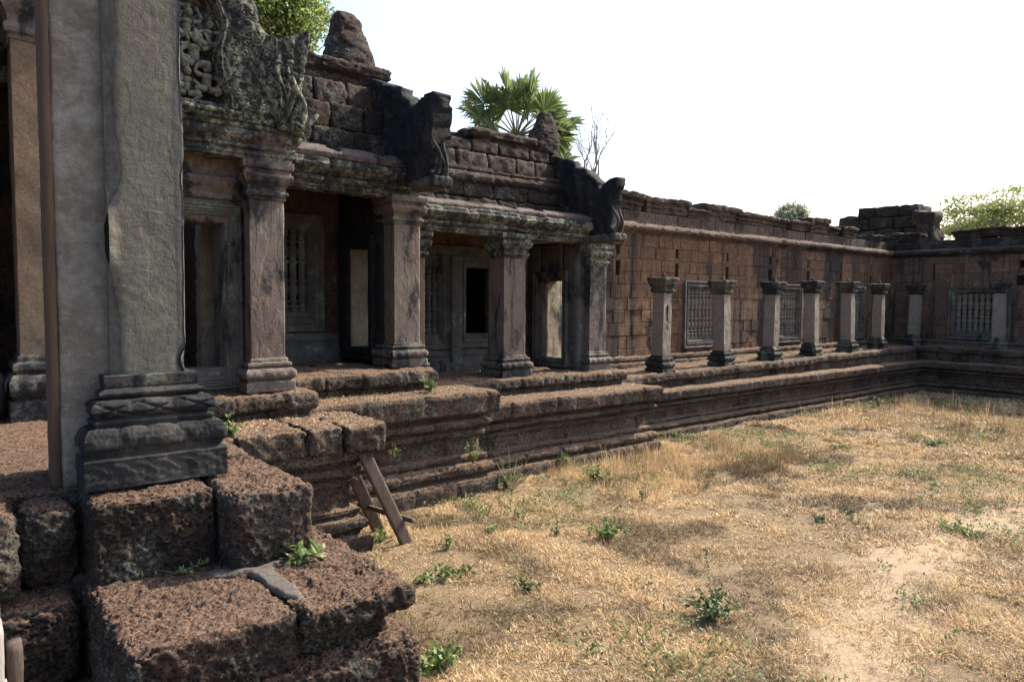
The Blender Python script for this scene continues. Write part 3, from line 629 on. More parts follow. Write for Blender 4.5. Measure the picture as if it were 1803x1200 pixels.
# ------------------------------------------------------------------ end porch (lower, farther)
X_, Yn = (1, 0, 0), (0, -1, 0)
tp = thing('porch_terrace', 'moulded laterite terrace projection under the two-column end porch', 'terrace', (9.5, 11, 0))
terrace_stage(tp, [(6.2, 9.95), (11.78, 9.95), (11.78, 12.4)], 1.41, .9, 81)
step_stage(tp, [(6.5, 10.42), (11.55, 10.42), (11.55, 12.5)], 1.36, .35, 1.3, 82)
mb = MB(); V, Q = rock(6.9, 11.3, 10.6, 13.2, 1.3, 1.70, res=.12, rnd=.03, amp=.012, seed=83); mb.add(V, Q); mb.build('floor', M['base'], tp)
lp = thing('end_porch', 'smaller end porch with square stone columns and dark gabled roof, beside the long gallery', 'porch', (9.2, 11.5, 0))
mb = MB(); blockwall(mb, (0, 12.6, 0), X_, Yn, 6.5, 11.1, 1.7, 4.95, [(7.4, 8.5, 2.25, 4.1), (8.75, 9.92, 2.25, 4.1)], seed=84, bw=(.4, .7)); mb.build('wall', M['wall'], lp, smooth=False)
window(lp, (0, 12.6, 0), X_, Yn, (7.33, 8.52, 2.16, 4.14), 5, 1, 'frame', bmat='frame')  # darker frame stone on the balusters paints in the porch shade
window(lp, (0, 12.6, 0), X_, Yn, (8.73, 9.96, 2.17, 4.16), 0, 2, 'frame')
mb = MB(); V, Q = rock(8.5, 8.75, 12.48, 12.62, 1.7, 4.15, res=.05, rnd=.015, amp=.004, seed=2); mb.add(V, Q); mb.build('pilaster', M['frame'], lp)
mb = MB(); add3(mb, mould([(6.6, 12.58), (10.7, 12.58)], [(-.1, 4.14), (.03, 4.15), (.03, 4.28), (.06, 4.3), (.06, 4.36), (-.1, 4.37)], res=.1, amp=.005, seed=3)); add3(mb, mould([(6.6, 12.6), (10.7, 12.6)], [(.12, 1.6), (.12, 1.85), (.08, 1.9), (.05, 2.0), (.08, 2.05), (.03, 2.14), (-.1, 2.15)], res=.08, amp=.012, seed=4)); mb.build('wall_band', M['frame'], lp)
def doorwall(parent, x0, x1, y0, y1, ya, yb, z0, za, zb, z1, mat, fw=.2, seed=0):
    mb = MB()
    for r in ((x0, x1, y0, ya, z0, z1), (x0, x1, yb, y1, z0, z1), (x0+.004, x1-.004, ya-.01, yb+.01, zb, z1-.004), (x0+.004, x1-.004, ya-.01, yb+.01, z0, za)):
        V, Q = rock(*r, res=.09, rnd=.02, amp=.006, seed=seed); mb.add(V, Q, random.Random(seed+int(r[2]*9)).uniform(-1, 1))
    w_ = mb.build('door_wall', M[mat], parent)
    mb = MB(); k = fw/.24; V, F = frame2((x0, 0, 0), (0, 1, 0), (ya-fw, yb+fw, za-fw, zb+fw), [(a*k, b+.02) for a, b in FP[:-1]]+[(fw, -.3)], nrm=(-1, 0, 0), seed=seed); mb.add(V, F); mb.build('door_frame', M[mat], w_)
    return w_
mb = MB(); V, Q = rock(10.75, 11.95, 12.10, 12.55, 1.6, 3.75, res=.05, rnd=.015, amp=.012, seed=7, rot=.13); mb.add(V, Q); mb.build('door_jamb', M['jamb'], lp)
doorwall(lp, 10.7, 11.15, 10.95, 12.6, 11.44, 12.16, 1.7, 1.94, 3.65, 4.5, 'frame', seed=5)
column(lp, 8.57, 9.12, 10.8, 11.3, 1.71, 4.5, 'pinkshaft', 'sand', 'ent', 201)
column(lp, 10.92, 11.42, 10.8, 11.25, 1.70, 4.42, 'sand', 'sand', 'ent', 204)
column(lp, 6.60, 6.84, 10.9, 11.2, 1.71, 4.42, 'shaft', 'sand', 'ent', 207)
mb = MB(); add3(mb, mould([(6.62, 10.86), (8.86, 10.86)], entprof(4.44, .44), res=.05, pres=.02, amp=.014, joint=1.3, groove=.02, seed=91, nscale=5)); add3(mb, mould([(8.87, 10.85), (11.36, 10.85), (11.36, 12.3)], entprof(4.42, .44), res=.05, pres=.02, amp=.014, joint=1.3, groove=.02, seed=92, nscale=5)); mb.build('entablature', M['ent'], lp)
mb = MB()
for (a, b) in ((6.55, 8.78), (8.84, 9.5), (9.53, 11.1)):
    add3(mb, mould([(a, 11.2), (a, 10.72), (b, 10.72), (b, 11.2)], [(-.06, 4.86), (.02, 4.87), (.03, 4.93), (.0, 4.965), (-.05, 4.985), (-.24, 5.05)], res=.03, pres=.02, amp=.008, nscale=14, seed=int(a*3))); mb.add(*rock(a+.1, b-.1, 10.9, 11.7, 4.9, 5.045, res=.05, rnd=.02, amp=.01, seed=3))
mb.build('roof_ledge', M['ledge'], lp)
def courses(mb, L, seed, back, res=.06, bw=(.5, .95)):
    rng = random.Random(seed)
    for (xa, xb, za, zb, yf, yf2) in L:
        x = xa
        while x < xb-.2:
            wd = min(rng.uniform(*bw), xb-x)
            if xb-x-wd < .25: wd = xb-x
            V, Q = rock(x+.006, x+wd-.006, yf, back, za+.005, zb-.005, res=res, rnd=.032, amp=.018, seed=int(x*13+za*7), lump=.012, pits=.03)
            k = np.clip((V[:, 2]-za)/(zb-za), 0, 1); V[:, 1] += (yf2-yf)*k*(V[:, 1] < yf+.5)
            mb.add(V, Q, rng.uniform(-1, 1)); x += wd
mb = MB(); courses(mb, [(6.9, 11.15, 4.9, 5.27, 11.62, 11.66), (6.9, 11.15, 5.27, 5.58, 11.66, 11.7), (7.0, 11.2, 5.86, 6.24, 11.86, 11.92), (8.0, 11.1, 6.24, 6.5, 11.95, 12.0)], 7, 13.4)
V, Q = rock(7.15, 7.75, 11.95, 12.9, 6.2, 6.62, res=.06, rnd=.08, amp=.03, seed=4, lump=.04); mb.add(V, Q)
mb.build('roof_masonry', M['roof'], lp)
mb = MB(); add3(mb, mould([(6.9, 11.85), (11.1, 11.85)], [(.1, 5.55), (.17, 5.57), (.22, 5.62), (.235, 5.69), (.20, 5.75), (.16, 5.78), (.18, 5.81), (.16, 5.87), (-.4, 5.9)], res=.05, pres=.02, amp=.016, joint=.7, seed=94)); mb.build('roof_cornice', M['roof'], lp)
mb = MB(); add3(mb, mould(rectpath(8.75, 10.35, 12.05, 12.9), [(0, 6.48), (.03, 6.5), (.03, 6.55), (.0, 6.56), (.08, 6.62), (.09, 6.72), (.05, 6.78), (-.4, 6.86)], res=.05, pres=.02, amp=.022, joint=.6, seed=95, closed=True, wob=.04)); mb.build('ridge_coping', M['roof'], lp)
def roughen(V, seed, k=1.0):
    c = V.mean(0); d = V-c; d[:, 0] *= 2.5; d /= np.linalg.norm(d, axis=1)[:, None]+1e-6
    return V+d*(k*(.035*fbm(V, 4, 5, seed, .6)-.05*np.clip(.45-worley(V, 9, seed), 0, .45)))[:, None]
def fronton(parent, x, thick, outline, seed, naga):
    def rib(a, b): return .03*np.tanh(2*np.sin(a*21+1.2*np.sin(b*4)))+.05*fbm(np.column_stack([a, b*.8, a*0]), 4, 5, seed, .65)
    V, F = relief(outline, .028, thick, rib, rib)
    W = roughen(np.column_stack([x-V[:, 2], V[:, 0], V[:, 1]]), seed); mb = MB(); mb.add(W, F); g = mb.build('gable_slab', M['dark'], parent)
    # upturned corner ornament
    ol = naga; ys = [p[0] for p in ol]; zs = [p[1] for p in ol]; y0, y1, za, zb = min(ys)+.05, min(ys)+.75, min(zs), max(zs); h = zb-za
    def nf(a, b): return .04*fbm(np.column_stack([a*2, b*.7, a*0]), 4, 5, seed+1, .65)
    V, F = relief(ol, .024, .30, nf, nf); W = np.column_stack([x-.02-V[:, 2], V[:, 0], V[:, 1]])
    fr = np.exp(-((W[:, 1]-y0)/.12)**2); k = (W[:, 2]-za)/h; xx = W[:, 0]-x
    W[:, 1] -= fr*(.05*np.sin(xx*42+5*np.sin(k*3.4))*np.clip(1.1-k*1.3, .15, 1)+.03*np.sin(xx*70+W[:, 2]*3))
    W = roughen(W, seed+3, .7); mb = MB(); mb.add(W, F); n = mb.build('corner_ornament', M['dark'], parent)
    mb = MB()
    for k in range(3):
        tt = np.linspace(0, 1, 16); zz = za+h*(.04+(.46-.1*(k % 2))*tt); yy = y0+.045-.05*np.sin(tt*3.2)+.03*np.cos(tt*6); xs = x+.04+k*.085+.045*np.sin(tt*4.5+k*.8)
        V, F = tube(np.column_stack([xs, yy, zz]), .038*(1-.55*tt)+.004, 8); V += (.012*fbm(V, 16, 3, k))[:, None]; mb.add(V, F)
    V, Q = rock(x-.04, x+.32, y0-.05, y1, za-.09, za+.05*h, res=.03, rnd=.03, amp=.014, seed=seed); mb.add(V, Q)
    mb.build('serpent_folds', M['carve2'], n)
fronton(lp, 10.88, .26, [(12.5, 5.18), (12.57, 6.36), (12.38, 6.53), (12.13, 6.43), (11.9, 6.43), (11.66, 6.31), (11.39, 6.26), (11.21, 6.1), (10.96, 6.01), (10.72, 5.79), (10.62, 5.71), (10.55, 5.54), (10.45, 5.35), (10.41, 4.64)], 3, [(10.8, 4.67), (10.5, 4.55), (10.21, 4.54), (10.15, 4.62), (10.22, 4.8), (10.19, 5.03), (10.12, 5.32), (10.02, 5.60), (10.04, 5.74), (10.2, 5.73), (10.46, 5.59), (10.72, 5.44), (10.92, 5.28), (10.98, 4.86)])
mb = MB()
for (a, b, za, zb, xa) in ((11.2, 12.7, 5.0, 5.3, 11.15), (11.3, 12.9, 5.3, 5.75, 11.18), (11.6, 12.9, 5.75, 6.1, 11.2)):
    V, Q = rock(xa-.25, xa+.02, a, b, za, zb, res=.06, rnd=.05, amp=.02, seed=int(za*9)); mb.add(V, Q, .3)
mb.build('gable_backing', M['roof'], lp)
# interior closing the porch
mb = MB()
for r in ((3.7, 13.3, 15.6, 15.9, 1.5, 6.0), (13.0, 13.3, 12.95, 15.6, 1.5, 6.0), (3.4, 13.3, 12.95, 15.9, 5.0, 5.3), (3.4, 13.3, 12.95, 15.6, 1.4, 1.6)): mb.add(*box(*r))
for (x, y) in ((9.55, 14.2), (10.6, 14.6), (5.3, 14.3)): mb.add(*rock(x, x+.4, y, y+.4, 1.6, 5.0, res=.2, rnd=.02, amp=.01, seed=int(x)))
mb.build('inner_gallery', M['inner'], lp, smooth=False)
# ridge stones
def ridge_stone(name, label, x, y, z0, prof, seed):
    t = thing(name, label, 'stone', (x, y, z0)); mb = MB(); a = np.linspace(0, 2*np.pi, 80, endpoint=False)
    pr = resample(prof, .022); zz = pr[:, 1]; rows = []; NSG = 80
    for hw, z in pr:
        c = prof_c(prof, z); cs, sn = np.cos(a), np.sin(a); e = .62
        rows.append(np.column_stack([x+c+hw*np.sign(cs)*np.abs(cs)**e, y+.3*hw/.45*np.sign(sn)*np.abs(sn)**e+.0*sn, np.full(80, z0+z)]))
    V = np.concatenate(rows); d = V-np.array([x, y, 0])*np.array([1, 1, 0]); d[:, 2] = 0; d /= np.linalg.norm(d, axis=1)[:, None]+1e-6
    V = V+d*(.03*fbm(V, 5, 4, seed)-.07*np.clip(.5-worley(V, 11, seed), 0, .5)-.04*np.clip(.5-worley(V, 24, seed), 0, .5))[:, None]
    mb.add(V, [gridq(len(pr), 80, True), np.array([np.arange(80)+80*(len(pr)-1)])]); mb.build('weathered_body', M['roof'], t)
def prof_c(prof, z):
    P = [(p[1], p[2]) for p in prof]; return float(np.interp(z, [p[0] for p in P], [p[1] for p in P]))
def _rs(prof, res):
    out = []
    for a, b in zip(prof[:-1], prof[1:]):
        k = max(1, int(math.hypot(b[0]-a[0], b[1]-a[1])/res))
        for i in range(k): out.append((a[0]+(b[0]-a[0])*i/k, a[1]+(b[1]-a[1])*i/k))
    out.append((prof[-1][0], prof[-1][1])); return np.array(out)
resample_old = resample
def resample(prof, res): return _rs(prof, res) if len(prof[0]) == 3 else resample_old(prof, res)
ridge_stone('ridge_stone', 'tall dark hooked ridge stone rising in front of the palm', 10.78, 12.25, 6.5, [(.40, 0, 0), (.41, .2, .02), (.34, .45, .08), (.28, .62, .11), (.22, .78, .11), (.15, .92, .08), (.05, .98, .05)], 3)
ridge_stone('ridge_stone', 'tapered dark stone block standing on the ridge of the taller porch roof, against plain sky', 5.95, 12.05, 7.38, [(.46, 0, .03), (.47, .12, .02), (.40, .35, .0), (.32, .6, -.02), (.27, .8, -.05), (.17, .93, -.07), (.04, .97, -.07)], 8)
# ------------------------------------------------------------------ side porch (taller, nearer)
tp = thing('porch_terrace', 'moulded laterite terrace projection under the taller side porch, behind the leaning wooden prop', 'terrace', (5.5, 11, 0))
terrace_stage(tp, [(2.5, 9.57), (7.05, 9.57), (7.05, 11.0)], 1.71, .9, 101)
step_stage(tp, [(3.0, 10.08), (6.45, 10.08), (6.45, 11.8)], 1.66, .39, 1.4, 102, res=.03)
mb = MB(); V, Q = rock(3.0, 6.6, 10.3, 13.2, 1.6, 2.03, res=.12, rnd=.03, amp=.012, seed=103); mb.add(V, Q); mb.build('floor', M['base'], tp)
sp = thing('side_porch', 'taller side porch with one thick pinkish column, dark doorway and laterite block roof', 'porch', (5.2, 11.5, 0))
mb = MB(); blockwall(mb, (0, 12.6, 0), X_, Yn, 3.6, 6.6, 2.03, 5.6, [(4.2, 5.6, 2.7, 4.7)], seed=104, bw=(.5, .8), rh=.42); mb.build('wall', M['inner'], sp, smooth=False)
window(sp, (0, 12.6, 0), X_, Yn, (4.1, 5.68, 2.6, 4.76), 6, 5, 'frame', bmat='frame', fw=.29)  # balusters in darker frame stone, deep porch shade put into their colour
mb = MB(); add3(mb, mould([(3.6, 12.6), (6.1, 12.6)], [(.12, 2.0), (.12, 2.25), (.08, 2.3), (.05, 2.4), (.08, 2.45), (.03, 2.58), (-.1, 2.59)], res=.08, amp=.012, seed=4)); mb.build('wall_band', M['frame'], sp)
doorwall(sp, 6.0, 6.5, 10.95, 12.6, 11.4, 12.24, 2.0, 2.33, 4.14, 5.2, 'dark', seed=6)
mb = MB(); V, Q = rock(6.05, 6.46, 12.225, 12.62, 2.03, 4.2, res=.06, rnd=.015, amp=.008, seed=7); mb.add(V, Q); mb.build('door_jamb', M['jamb'], sp)
column(sp, 6.05, 6.55, 10.6, 11.1, 2.06, 4.95, 'pinkshaft', 'sand', 'sand', 211, bh=1.0)
mb = MB(); add3(mb, mould([(3.7, 10.68), (6.5, 10.68), (6.5, 12.4)], entprof(4.92, .48, 1.1), res=.04, pres=.018, amp=.014, joint=1.3, groove=.02, seed=111, nscale=5)); mb.build('entablature', M['ent'], sp)
mb = MB()
for (a, b) in ((3.6, 5.0), (5.02, 5.86), (5.88, 6.42)):
    add3(mb, mould([(a, 11.1), (a, 10.5), (b, 10.5), (b, 11.1)], [(-.06, 5.39), (.02, 5.40), (.03, 5.48), (.0, 5.515), (-.05, 5.54), (-.24, 5.64)], res=.03, pres=.02, amp=.008, nscale=14, seed=int(a*3))); mb.add(*rock(a+.1, b-.1, 10.7, 11.5, 5.45, 5.635, res=.05, rnd=.02, amp=.01, seed=3))
mb.build('roof_ledge', M['ledge'], sp)
mb = MB(); courses(mb, [(3.3, 6.55, 5.6, 6.05, 11.12, 11.18), (3.3, 6.55, 6.05, 6.5, 11.24, 11.3), (3.3, 6.5, 6.5, 6.95, 11.48, 11.56)], 9, 13.4, res=.045, bw=(.45, .8)); 
for (a, b) in ((3.3, 4.05), (4.06, 4.72), (4.74, 5.36), (5.37, 6.0), (6.02, 6.5)):
    add3(mb, mould(rectpath(a, b, 11.75, 12.9), [(.0, 6.93), (.03, 6.95), (.035, 7.08), (0, 7.1), (.02, 7.13), (.09, 7.2), (.10, 7.32), (.06, 7.38), (-.3, 7.41)], res=.04, pres=.02, amp=.02, seed=int(a*9), closed=True, pits=.03))
mb.build('roof_masonry', M['roof'], sp)
fronton(sp, 6.18, .28, [(12.46, 5.66), (12.53, 7.27), (12.35, 7.33), (12.08, 7.21), (11.8, 7.18), (11.28, 6.99), (10.66, 6.77), (10.63, 6.69), (10.43, 6.55), (10.2, 6.37), (9.99, 6.1), (9.95, 5.23)], 5, [(10.52, 5.2), (10.13, 5.11), (9.72, 5.09), (9.6, 5.13), (9.69, 5.28), (9.67, 5.46), (9.6, 5.72), (9.54, 6.02), (9.50, 6.34), (9.58, 6.46), (9.80, 6.45), (10.16, 6.36), (10.37, 6.31), (10.59, 6.2), (10.8, 6.01), (10.86, 5.54)])
mb = MB()
for (a, b, za, zb, xa) in ((11.2, 12.9, 5.6, 6.1, 6.4), (11.4, 12.9, 6.1, 6.6, 6.42)):
    V, Q = rock(xa-.25, xa+.02, a, b, za, zb, res=.06, rnd=.05, amp=.02, seed=int(za*9)); mb.add(V, Q, .3)
mb.build('gable_backing', M['roof'], sp)
# ------------------------------------------------------------------ gateway with carved pediment
tp = thing('gateway_terrace', 'broken laterite terrace below the carved pediment, its top slab jutting out over the wooden prop', 'terrace', (3, 9, 0))
terrace_stage(tp, [(1.6, 8.22), (4.05, 8.22), (4.05, 9.8)], 1.52, .9, 121, k=1.15)
mb = MB()
for i, (a, b, c) in enumerate(((2.0, 2.55, 7.98), (2.56, 3.36, 7.95), (3.38, 3.82, 7.93), (3.84, 4.40, 7.90))):
    V, Q = rock(a, b, c, 9.2, 1.33 if i < 3 else 1.30, 1.66, res=.025, rnd=.05, amp=.022, seed=130+i, pits=.018, lump=.012); mb.add(V, Q, [.2, -.3, .1, .6][i])
mb.build('coping_slabs', M['base'], tp)
step_stage(tp, [(1.6, 9.06), (3.88, 9.06), (3.88, 10.5)], 1.60, .39, 1.6, 122, res=.025)
gt = thing('gateway', 'carved sandstone gateway with moulded doorway and a lichen-covered naga pediment', 'gateway', (2.6, 9.5, 0))
mb = MB()
for i, r in enumerate(((0.9, 1.82, 9.5, 9.95, 1.9, 5.0), (2.94, 3.2, 9.5, 9.95, 1.9, 5.0), (1.8, 2.96, 9.504, 9.94, 4.17, 4.99), (1.8, 2.96, 9.504, 9.94, 1.9, 2.27))):
    V, Q = rock(*r, res=.06, rnd=.015, amp=.005, seed=140+i); mb.add(V, Q, .3*i-.4)
mb.build('door_wall', M['sand'], gt)
f_ = window(gt, (0, 9.5, 0), X_, Yn, (1.6, 3.13, 2.04, 4.40), 0, 7, 'frame', fw=.2, FP=FP2); f_.name = 'door_frame'
column(gt, 3.17, 3.62, 9.24, 9.7, 1.99, 4.97, 'pinkshaft', 'sand', 'sand', 221, bh=1.05, ch=1.05, res=.02)
mb = MB()
add3(mb, mould([(.9, 9.5), (3.11, 9.5)], [(-.1, 4.46), (.03, 4.47), (.05, 4.5), (.03, 4.54), (.03, 4.56), (.06, 4.60), (.11, 4.66), (.11, 4.74), (.06, 4.77), (.05, 4.79), (.05, 4.93), (.07, 4.94), (.07, 4.975), (-.1, 4.98)], res=.03, pres=.02, amp=.006, seed=143, dispf=petals(.19, 4.79, 4.93, .01, kind='diamond')))
mb.build('lintel_band', M['sand'], gt)
mb = MB(); add3(mb, mould([(.9, 9.16), (3.68, 9.16), (3.68, 10.6)], [(-.3, 4.965), (.02, 4.97), (.02, 5.01), (.04, 5.02), (.04, 5.055), (.015, 5.06), (.015, 5.085), (.045, 5.10), (.05, 5.13), (.03, 5.145), (.05, 5.17), (.10, 5.21), (.12, 5.25), (.12, 5.29), (.10, 5.31), (.13, 5.32), (.14, 5.36), (.12, 5.385), (-.6, 5.41)], res=.025, pres=.014, amp=.008, seed=144, nscale=7, dispf=petals(.055, 5.085, 5.145, .014))); mb.build('cornice', M['ent'], gt)
mb = MB(); V, Q = rock(3.45, 3.98, 8.88, 9.3, 5.33, 5.43, res=.03, rnd=.05, amp=.01, seed=8); V[:, 2] += .22*np.clip((V[:, 0]-3.6)/.38, 0, 1)**2; mb.add(V, Q); mb.build('cornice_lip', M['carve'], gt)
PO = [(.4, 5.38), (3.70, 5.38), (3.83, 5.42), (3.66, 5.52), (3.78, 5.76), (3.80, 6.08), (3.82, 6.28), (3.86, 6.52), (3.86, 6.66), (3.74, 6.60), (3.55, 6.50), (3.47, 6.44), (3.33, 6.52), (3.25, 6.60), (3.22, 6.80), (3.10, 7.0), (2.85, 7.35), (2.2, 7.9), (1.4, 8.3), (.4, 7.9)]
def ped(a, b):
    P = np.column_stack([a, b, a*0]); h = .010*fbm(P, 14, 4, 5, .6)
    # sunken tympanum inside the serpent arch
    cx, cy = 1.75, 5.75; xr = np.interp(b, [5.3, 5.62, 5.9, 6.2, 6.5, 6.75, 6.95], [2.86, 2.84, 2.74, 2.72, 2.80, 2.70, 2.3])
    t_ = np.clip((xr-a)/.03, 0, 1)*(b < 6.95)*(b > 5.55); h -= .25*t_
    # arch band: scales
    d = a-xr; band = np.exp(-((d-.27)/.24)**4)*(b > 5.5)
    h += band*(.05*np.cos(np.clip((d-.27)/.3, -1.5, 1.5)))
    u_, v_ = d/.125, b/.125; v_ = v_+.5*(np.floor(u_) % 2); ru = np.hypot(u_-np.floor(u_)-.5, v_-np.floor(v_)-.5)
    h += band*(.013*np.cos(ru*17+np.arctan2(v_-np.floor(v_)-.5, u_-np.floor(u_)-.5))*np.clip(1.25-ru*1.5, .15, 1))
    h += .05*np.exp(-((d-.035)/.025)**2)*(b > 5.5)*(b < 6.95)+.03*np.exp(-((d-.50)/.02)**2)*(b > 5.75)*(b < 6.5)
    # leaf crest beside the hood
    h += .03*np.tanh(2*np.sin(40*(a-3.2)-14*(b-6.0)))*np.exp(-((a-3.25)/.16)**2-((b-6.05)/.35)**2)
    # hood: fan of grooves
    hd = np.clip((a-3.36)/.05, 0, 1)*(b > 5.4); ang = np.arctan2(a-3.55, b-5.35+1e-6)
    h += hd*(.10*np.clip((b-5.4)/1.1, 0, 1)+.020*np.tanh(2*np.sin(ang*30+.5*np.sin(b*6))))
    # stepped fillets along the foot
    h += .05*(b < 5.55)*(np.sin(b*60) > 0)*(a < 3.0)
    return h
V, F = relief(PO, .012, .34, ped); mb = MB(); mb.add(np.column_stack([V[:, 0], 9.0-V[:, 2], V[:, 1]]), F); pd = mb.build('pediment', M['carve'], gt)
mb = MB()
for (x0, s, top, rd) in ((3.46, .0, 6.13, .034), (3.58, .03, 6.16, .036), (3.66, .0, 6.02, .075)):
    t_ = np.linspace(0, 1, 18); zz = 5.42+(top-5.42)*t_; xx = x0+.07*np.sin(t_*4.4+.4)+s*t_; yy = 8.90-.05*np.sin(t_*3)-.03*t_
    V, F = tube(np.column_stack([xx, yy, zz]), rd*(1-.5*t_), 8); mb.add(V, F, -.6); V, F = ellip((xx[-1]+.03, yy[-1]-.02, top+.01), (.05, .035, .026)); mb.add(V, F, -.6)
mb.build('serpent_heads', M['carve'], pd)
mb = MB()
def fig(x, z, k, lean=0.0):
    y = 9.14
    for c, r in (((x, y-.01, z), (.058*k, .06, .105*k)), ((x, y-.03, z+.07*k), (.075*k, .055, .045*k)), ((x+.01, y-.08, z+.165*k), (.043*k, .05, .052*k)), ((x+.01, y-.075, z+.225*k), (.022*k, .028, .04*k))):
        V, F = ellip(c, r); mb.add(V+(.006*fbm(V, 14, 2, 3))[:, None], F)
    for sg in (-1, 1):
        tt = np.linspace(0, 1, 9); up_ = 1 if (sg > 0) ^ (int(x*50) % 2 == 0) else 0
        V, F = tube(np.column_stack([x+sg*(.07+.075*np.sin(tt*2.9))*k, y-.06-.03*tt, z+(.07+(-.13+.30*up_)*tt-(.05*up_)*np.sin(tt*3))*k]), .022*k*(1.2-.4*tt), 7); mb.add(V, F)
        V, F = tube(np.column_stack([x+sg*(.03+.11*np.sin(tt*2.6))*k, y-.05-.05*np.sin(tt*3), z+(-.09-.06*tt+.03*np.sin(tt*3))*k]), .033*k*(1.2-.5*tt), 7); mb.add(V, F)
for (x, z, k) in ((2.50, 6.10, 1.15), (2.66, 6.33, .9), (2.42, 6.40, 1.0), (2.64, 5.80, 1.0), (2.40, 5.72, 1.0), (2.28, 6.12, 1.0), (2.2, 5.8, 1.0)): fig(x, z, k)
V = mb.verts(); V += (.006*fbm(V, 16, 4, 4))[:, None]*np.array([1, 1, 1]); mb.build('carved_figures', M['figure'], pd, V=V)
# dark rooms behind the doorway
mb = MB()
for r in ((-3.2, 1.0, 9.6, 9.9, 1.5, 8), (-3.2, -2.9, 8.2, 14, 1.5, 8), (-3.2, .6, 9.95, 15.9, 5.3, 5.7), (.6, 3.9, 13.4, 15.9, 5.3, 5.7), (3.45, 3.75, 12.2, 15.6, 1.5, 5.4), (3.45, 3.75, 9.97, 10.55, 1.5, 5.4), (3.45, 3.75, 10.5, 12.25, 4.3, 5.4), (-3.2, 3.75, 15.4, 15.7, 1.5, 6), (-3.2, 3.7, 9.4, 15.6, 1.6, 1.96)): mb.add(*box(*r))
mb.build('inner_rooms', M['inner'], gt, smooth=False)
mb = MB(); V, Q = rock(2.93, 3.16, 10.55, 10.85, 1.95, 4.9, res=.05, rnd=.04, amp=.02, seed=5); mb.add(V, Q); mb.build('inner_post', M['jamb'], gt)
mb = MB(); V, Q = rock(2.945, 3.3, 9.82, 10.02, 1.95, 4.9, res=.05, rnd=.02, amp=.01, seed=6); mb.add(V, Q); mb.build('inner_jamb', M['jamb'], gt)
# ------------------------------------------------------------------ main porch: great pillar and its surroundings
pf = thing('porch_platform', 'rough laterite floor of the main porch around the great pillar', 'platform', (.6, 7, 0))
mb = MB(); V, Q = rock(-1.6, 1.93, 5.62, 9.7, .9, 2.0, res=.03, rnd=.06, amp=.012, seed=151, pits=.022); mb.add(V, Q); V, Q = rock(.1, 1.4, 5.25, 5.8, .6, 1.985, res=.03, rnd=.06, amp=.014, seed=152, pits=.02); mb.add(V, Q, -.3); mb.build('floor', M['block'], pf)
mb = MB(); V, Q = rock(-1.4, 1.9, 4.4, 9.3, -.1, .9, res=.06, rnd=.05, amp=.02, seed=153); mb.add(V, Q); mb.build('core', M['block'], pf)
gp = thing('great_pillar', 'great square sandstone pillar in the left foreground with lotus-carved base and grey concrete repair', 'pillar', (1.1, 5.45, 2))
pp = rectpath(.885, 1.345, 5.2, 5.66)
def chip(ss, pr, L):
    a = np.minimum(ss, L-ss)[:, None]; e = np.minimum(np.abs(ss-.46), 9)[:, None]
    z = pr[:, 1][None]; P = np.column_stack([np.zeros(z.size), np.zeros(z.size), z.ravel()]); n = fbm(P, 2.2, 4, 3)[None]; n2 = fbm(P, 5, 4, 9)[None]
    P2 = np.column_stack([np.repeat(ss, len(pr)), np.zeros(len(ss)*len(pr)), np.tile(pr[:, 1], len(ss))])
    rel = fbm(P2*np.array([1, 1, .6]), 2.4, 3, 21).reshape(len(ss), -1); ch = fbm(P2@np.array([[.8, 0, .6], [0, 1, 0], [-.6, 0, .8]])*np.array([5, 1, 24]), 1, 3, 22).reshape(len(ss), -1)
    return -(.03+.05*n)*np.exp(-(a/.04)**2) - (.006+.012*np.clip(n2, -.5, 1))*np.exp(-(e/.02)**2) - .05*np.exp(-((z-2.78)/.07)**2)*np.exp(-(e/.05)**2) + .003*rel + .0012*ch*np.clip(rel*2+.3, 0, 1)
mb = MB(); add3(mb, mould(pp, [(0, 2.69), (0, 5.9)], res=.012, pres=.014, amp=.0, seed=161, closed=True, dispf=chip)); mb.build('shaft', M['great'], gp)
def lotus(per, z0, z1):
    def fn(ss, pr, L):
        u = ((ss/per+.3) % 1-.5)[:, None]; v = ((pr[:, 1]-z0)/(z1-z0))[None]; ok = (v > 0) & (v < 1)
        pod = np.exp(-(u/.13)**4-((v-.36)/.24)**4)+.75*np.exp(-((u-.2)/.09)**4-((v-.28)/.16)**4); leaf = np.exp(-((np.abs(np.abs(u)-.5+.25*v))/.05)**2)
        return ok*(.012*pod-.010*leaf+.004*np.sin(u*70+4*v)*(pod < .2))
    return fn
def frieze(z0, z1):
    def fn(ss, pr, L):
        u = (ss/.07)[:, None]; v = ((pr[:, 1]-z0)/(z1-z0))[None]; ok = (v > 0) & (v < 1); w = np.where(ok, np.sin(np.pi*np.clip(v, 0, 1))**.4, 0)
        k = (u % 1)-.5; r = np.sqrt((k*1.0)**2+((v-.5)*1.05)**2)
        return w*(.0035*np.cos(r*15)*np.clip(1.2-r*1.3, 0, 1)+.002*np.sin(u*6.283+v*14))
    return fn
GB = [(-.1, -.02), (.20, 0), (.20, .185), (.165, .195), (.165, .215), (.175, .235), (.19, .265), (.193, .31), (.185, .345), (.165, .375), (.12, .38), (.13, .40), (.13, .42), (.10, .43), (.125, .45), (.145, .48), (.14, .52), (.11, .545), (.05, .55), (.085, .575), (.09, .59), (.05, .62), (.055, .63), (.055, .70), (-.1, .71)]
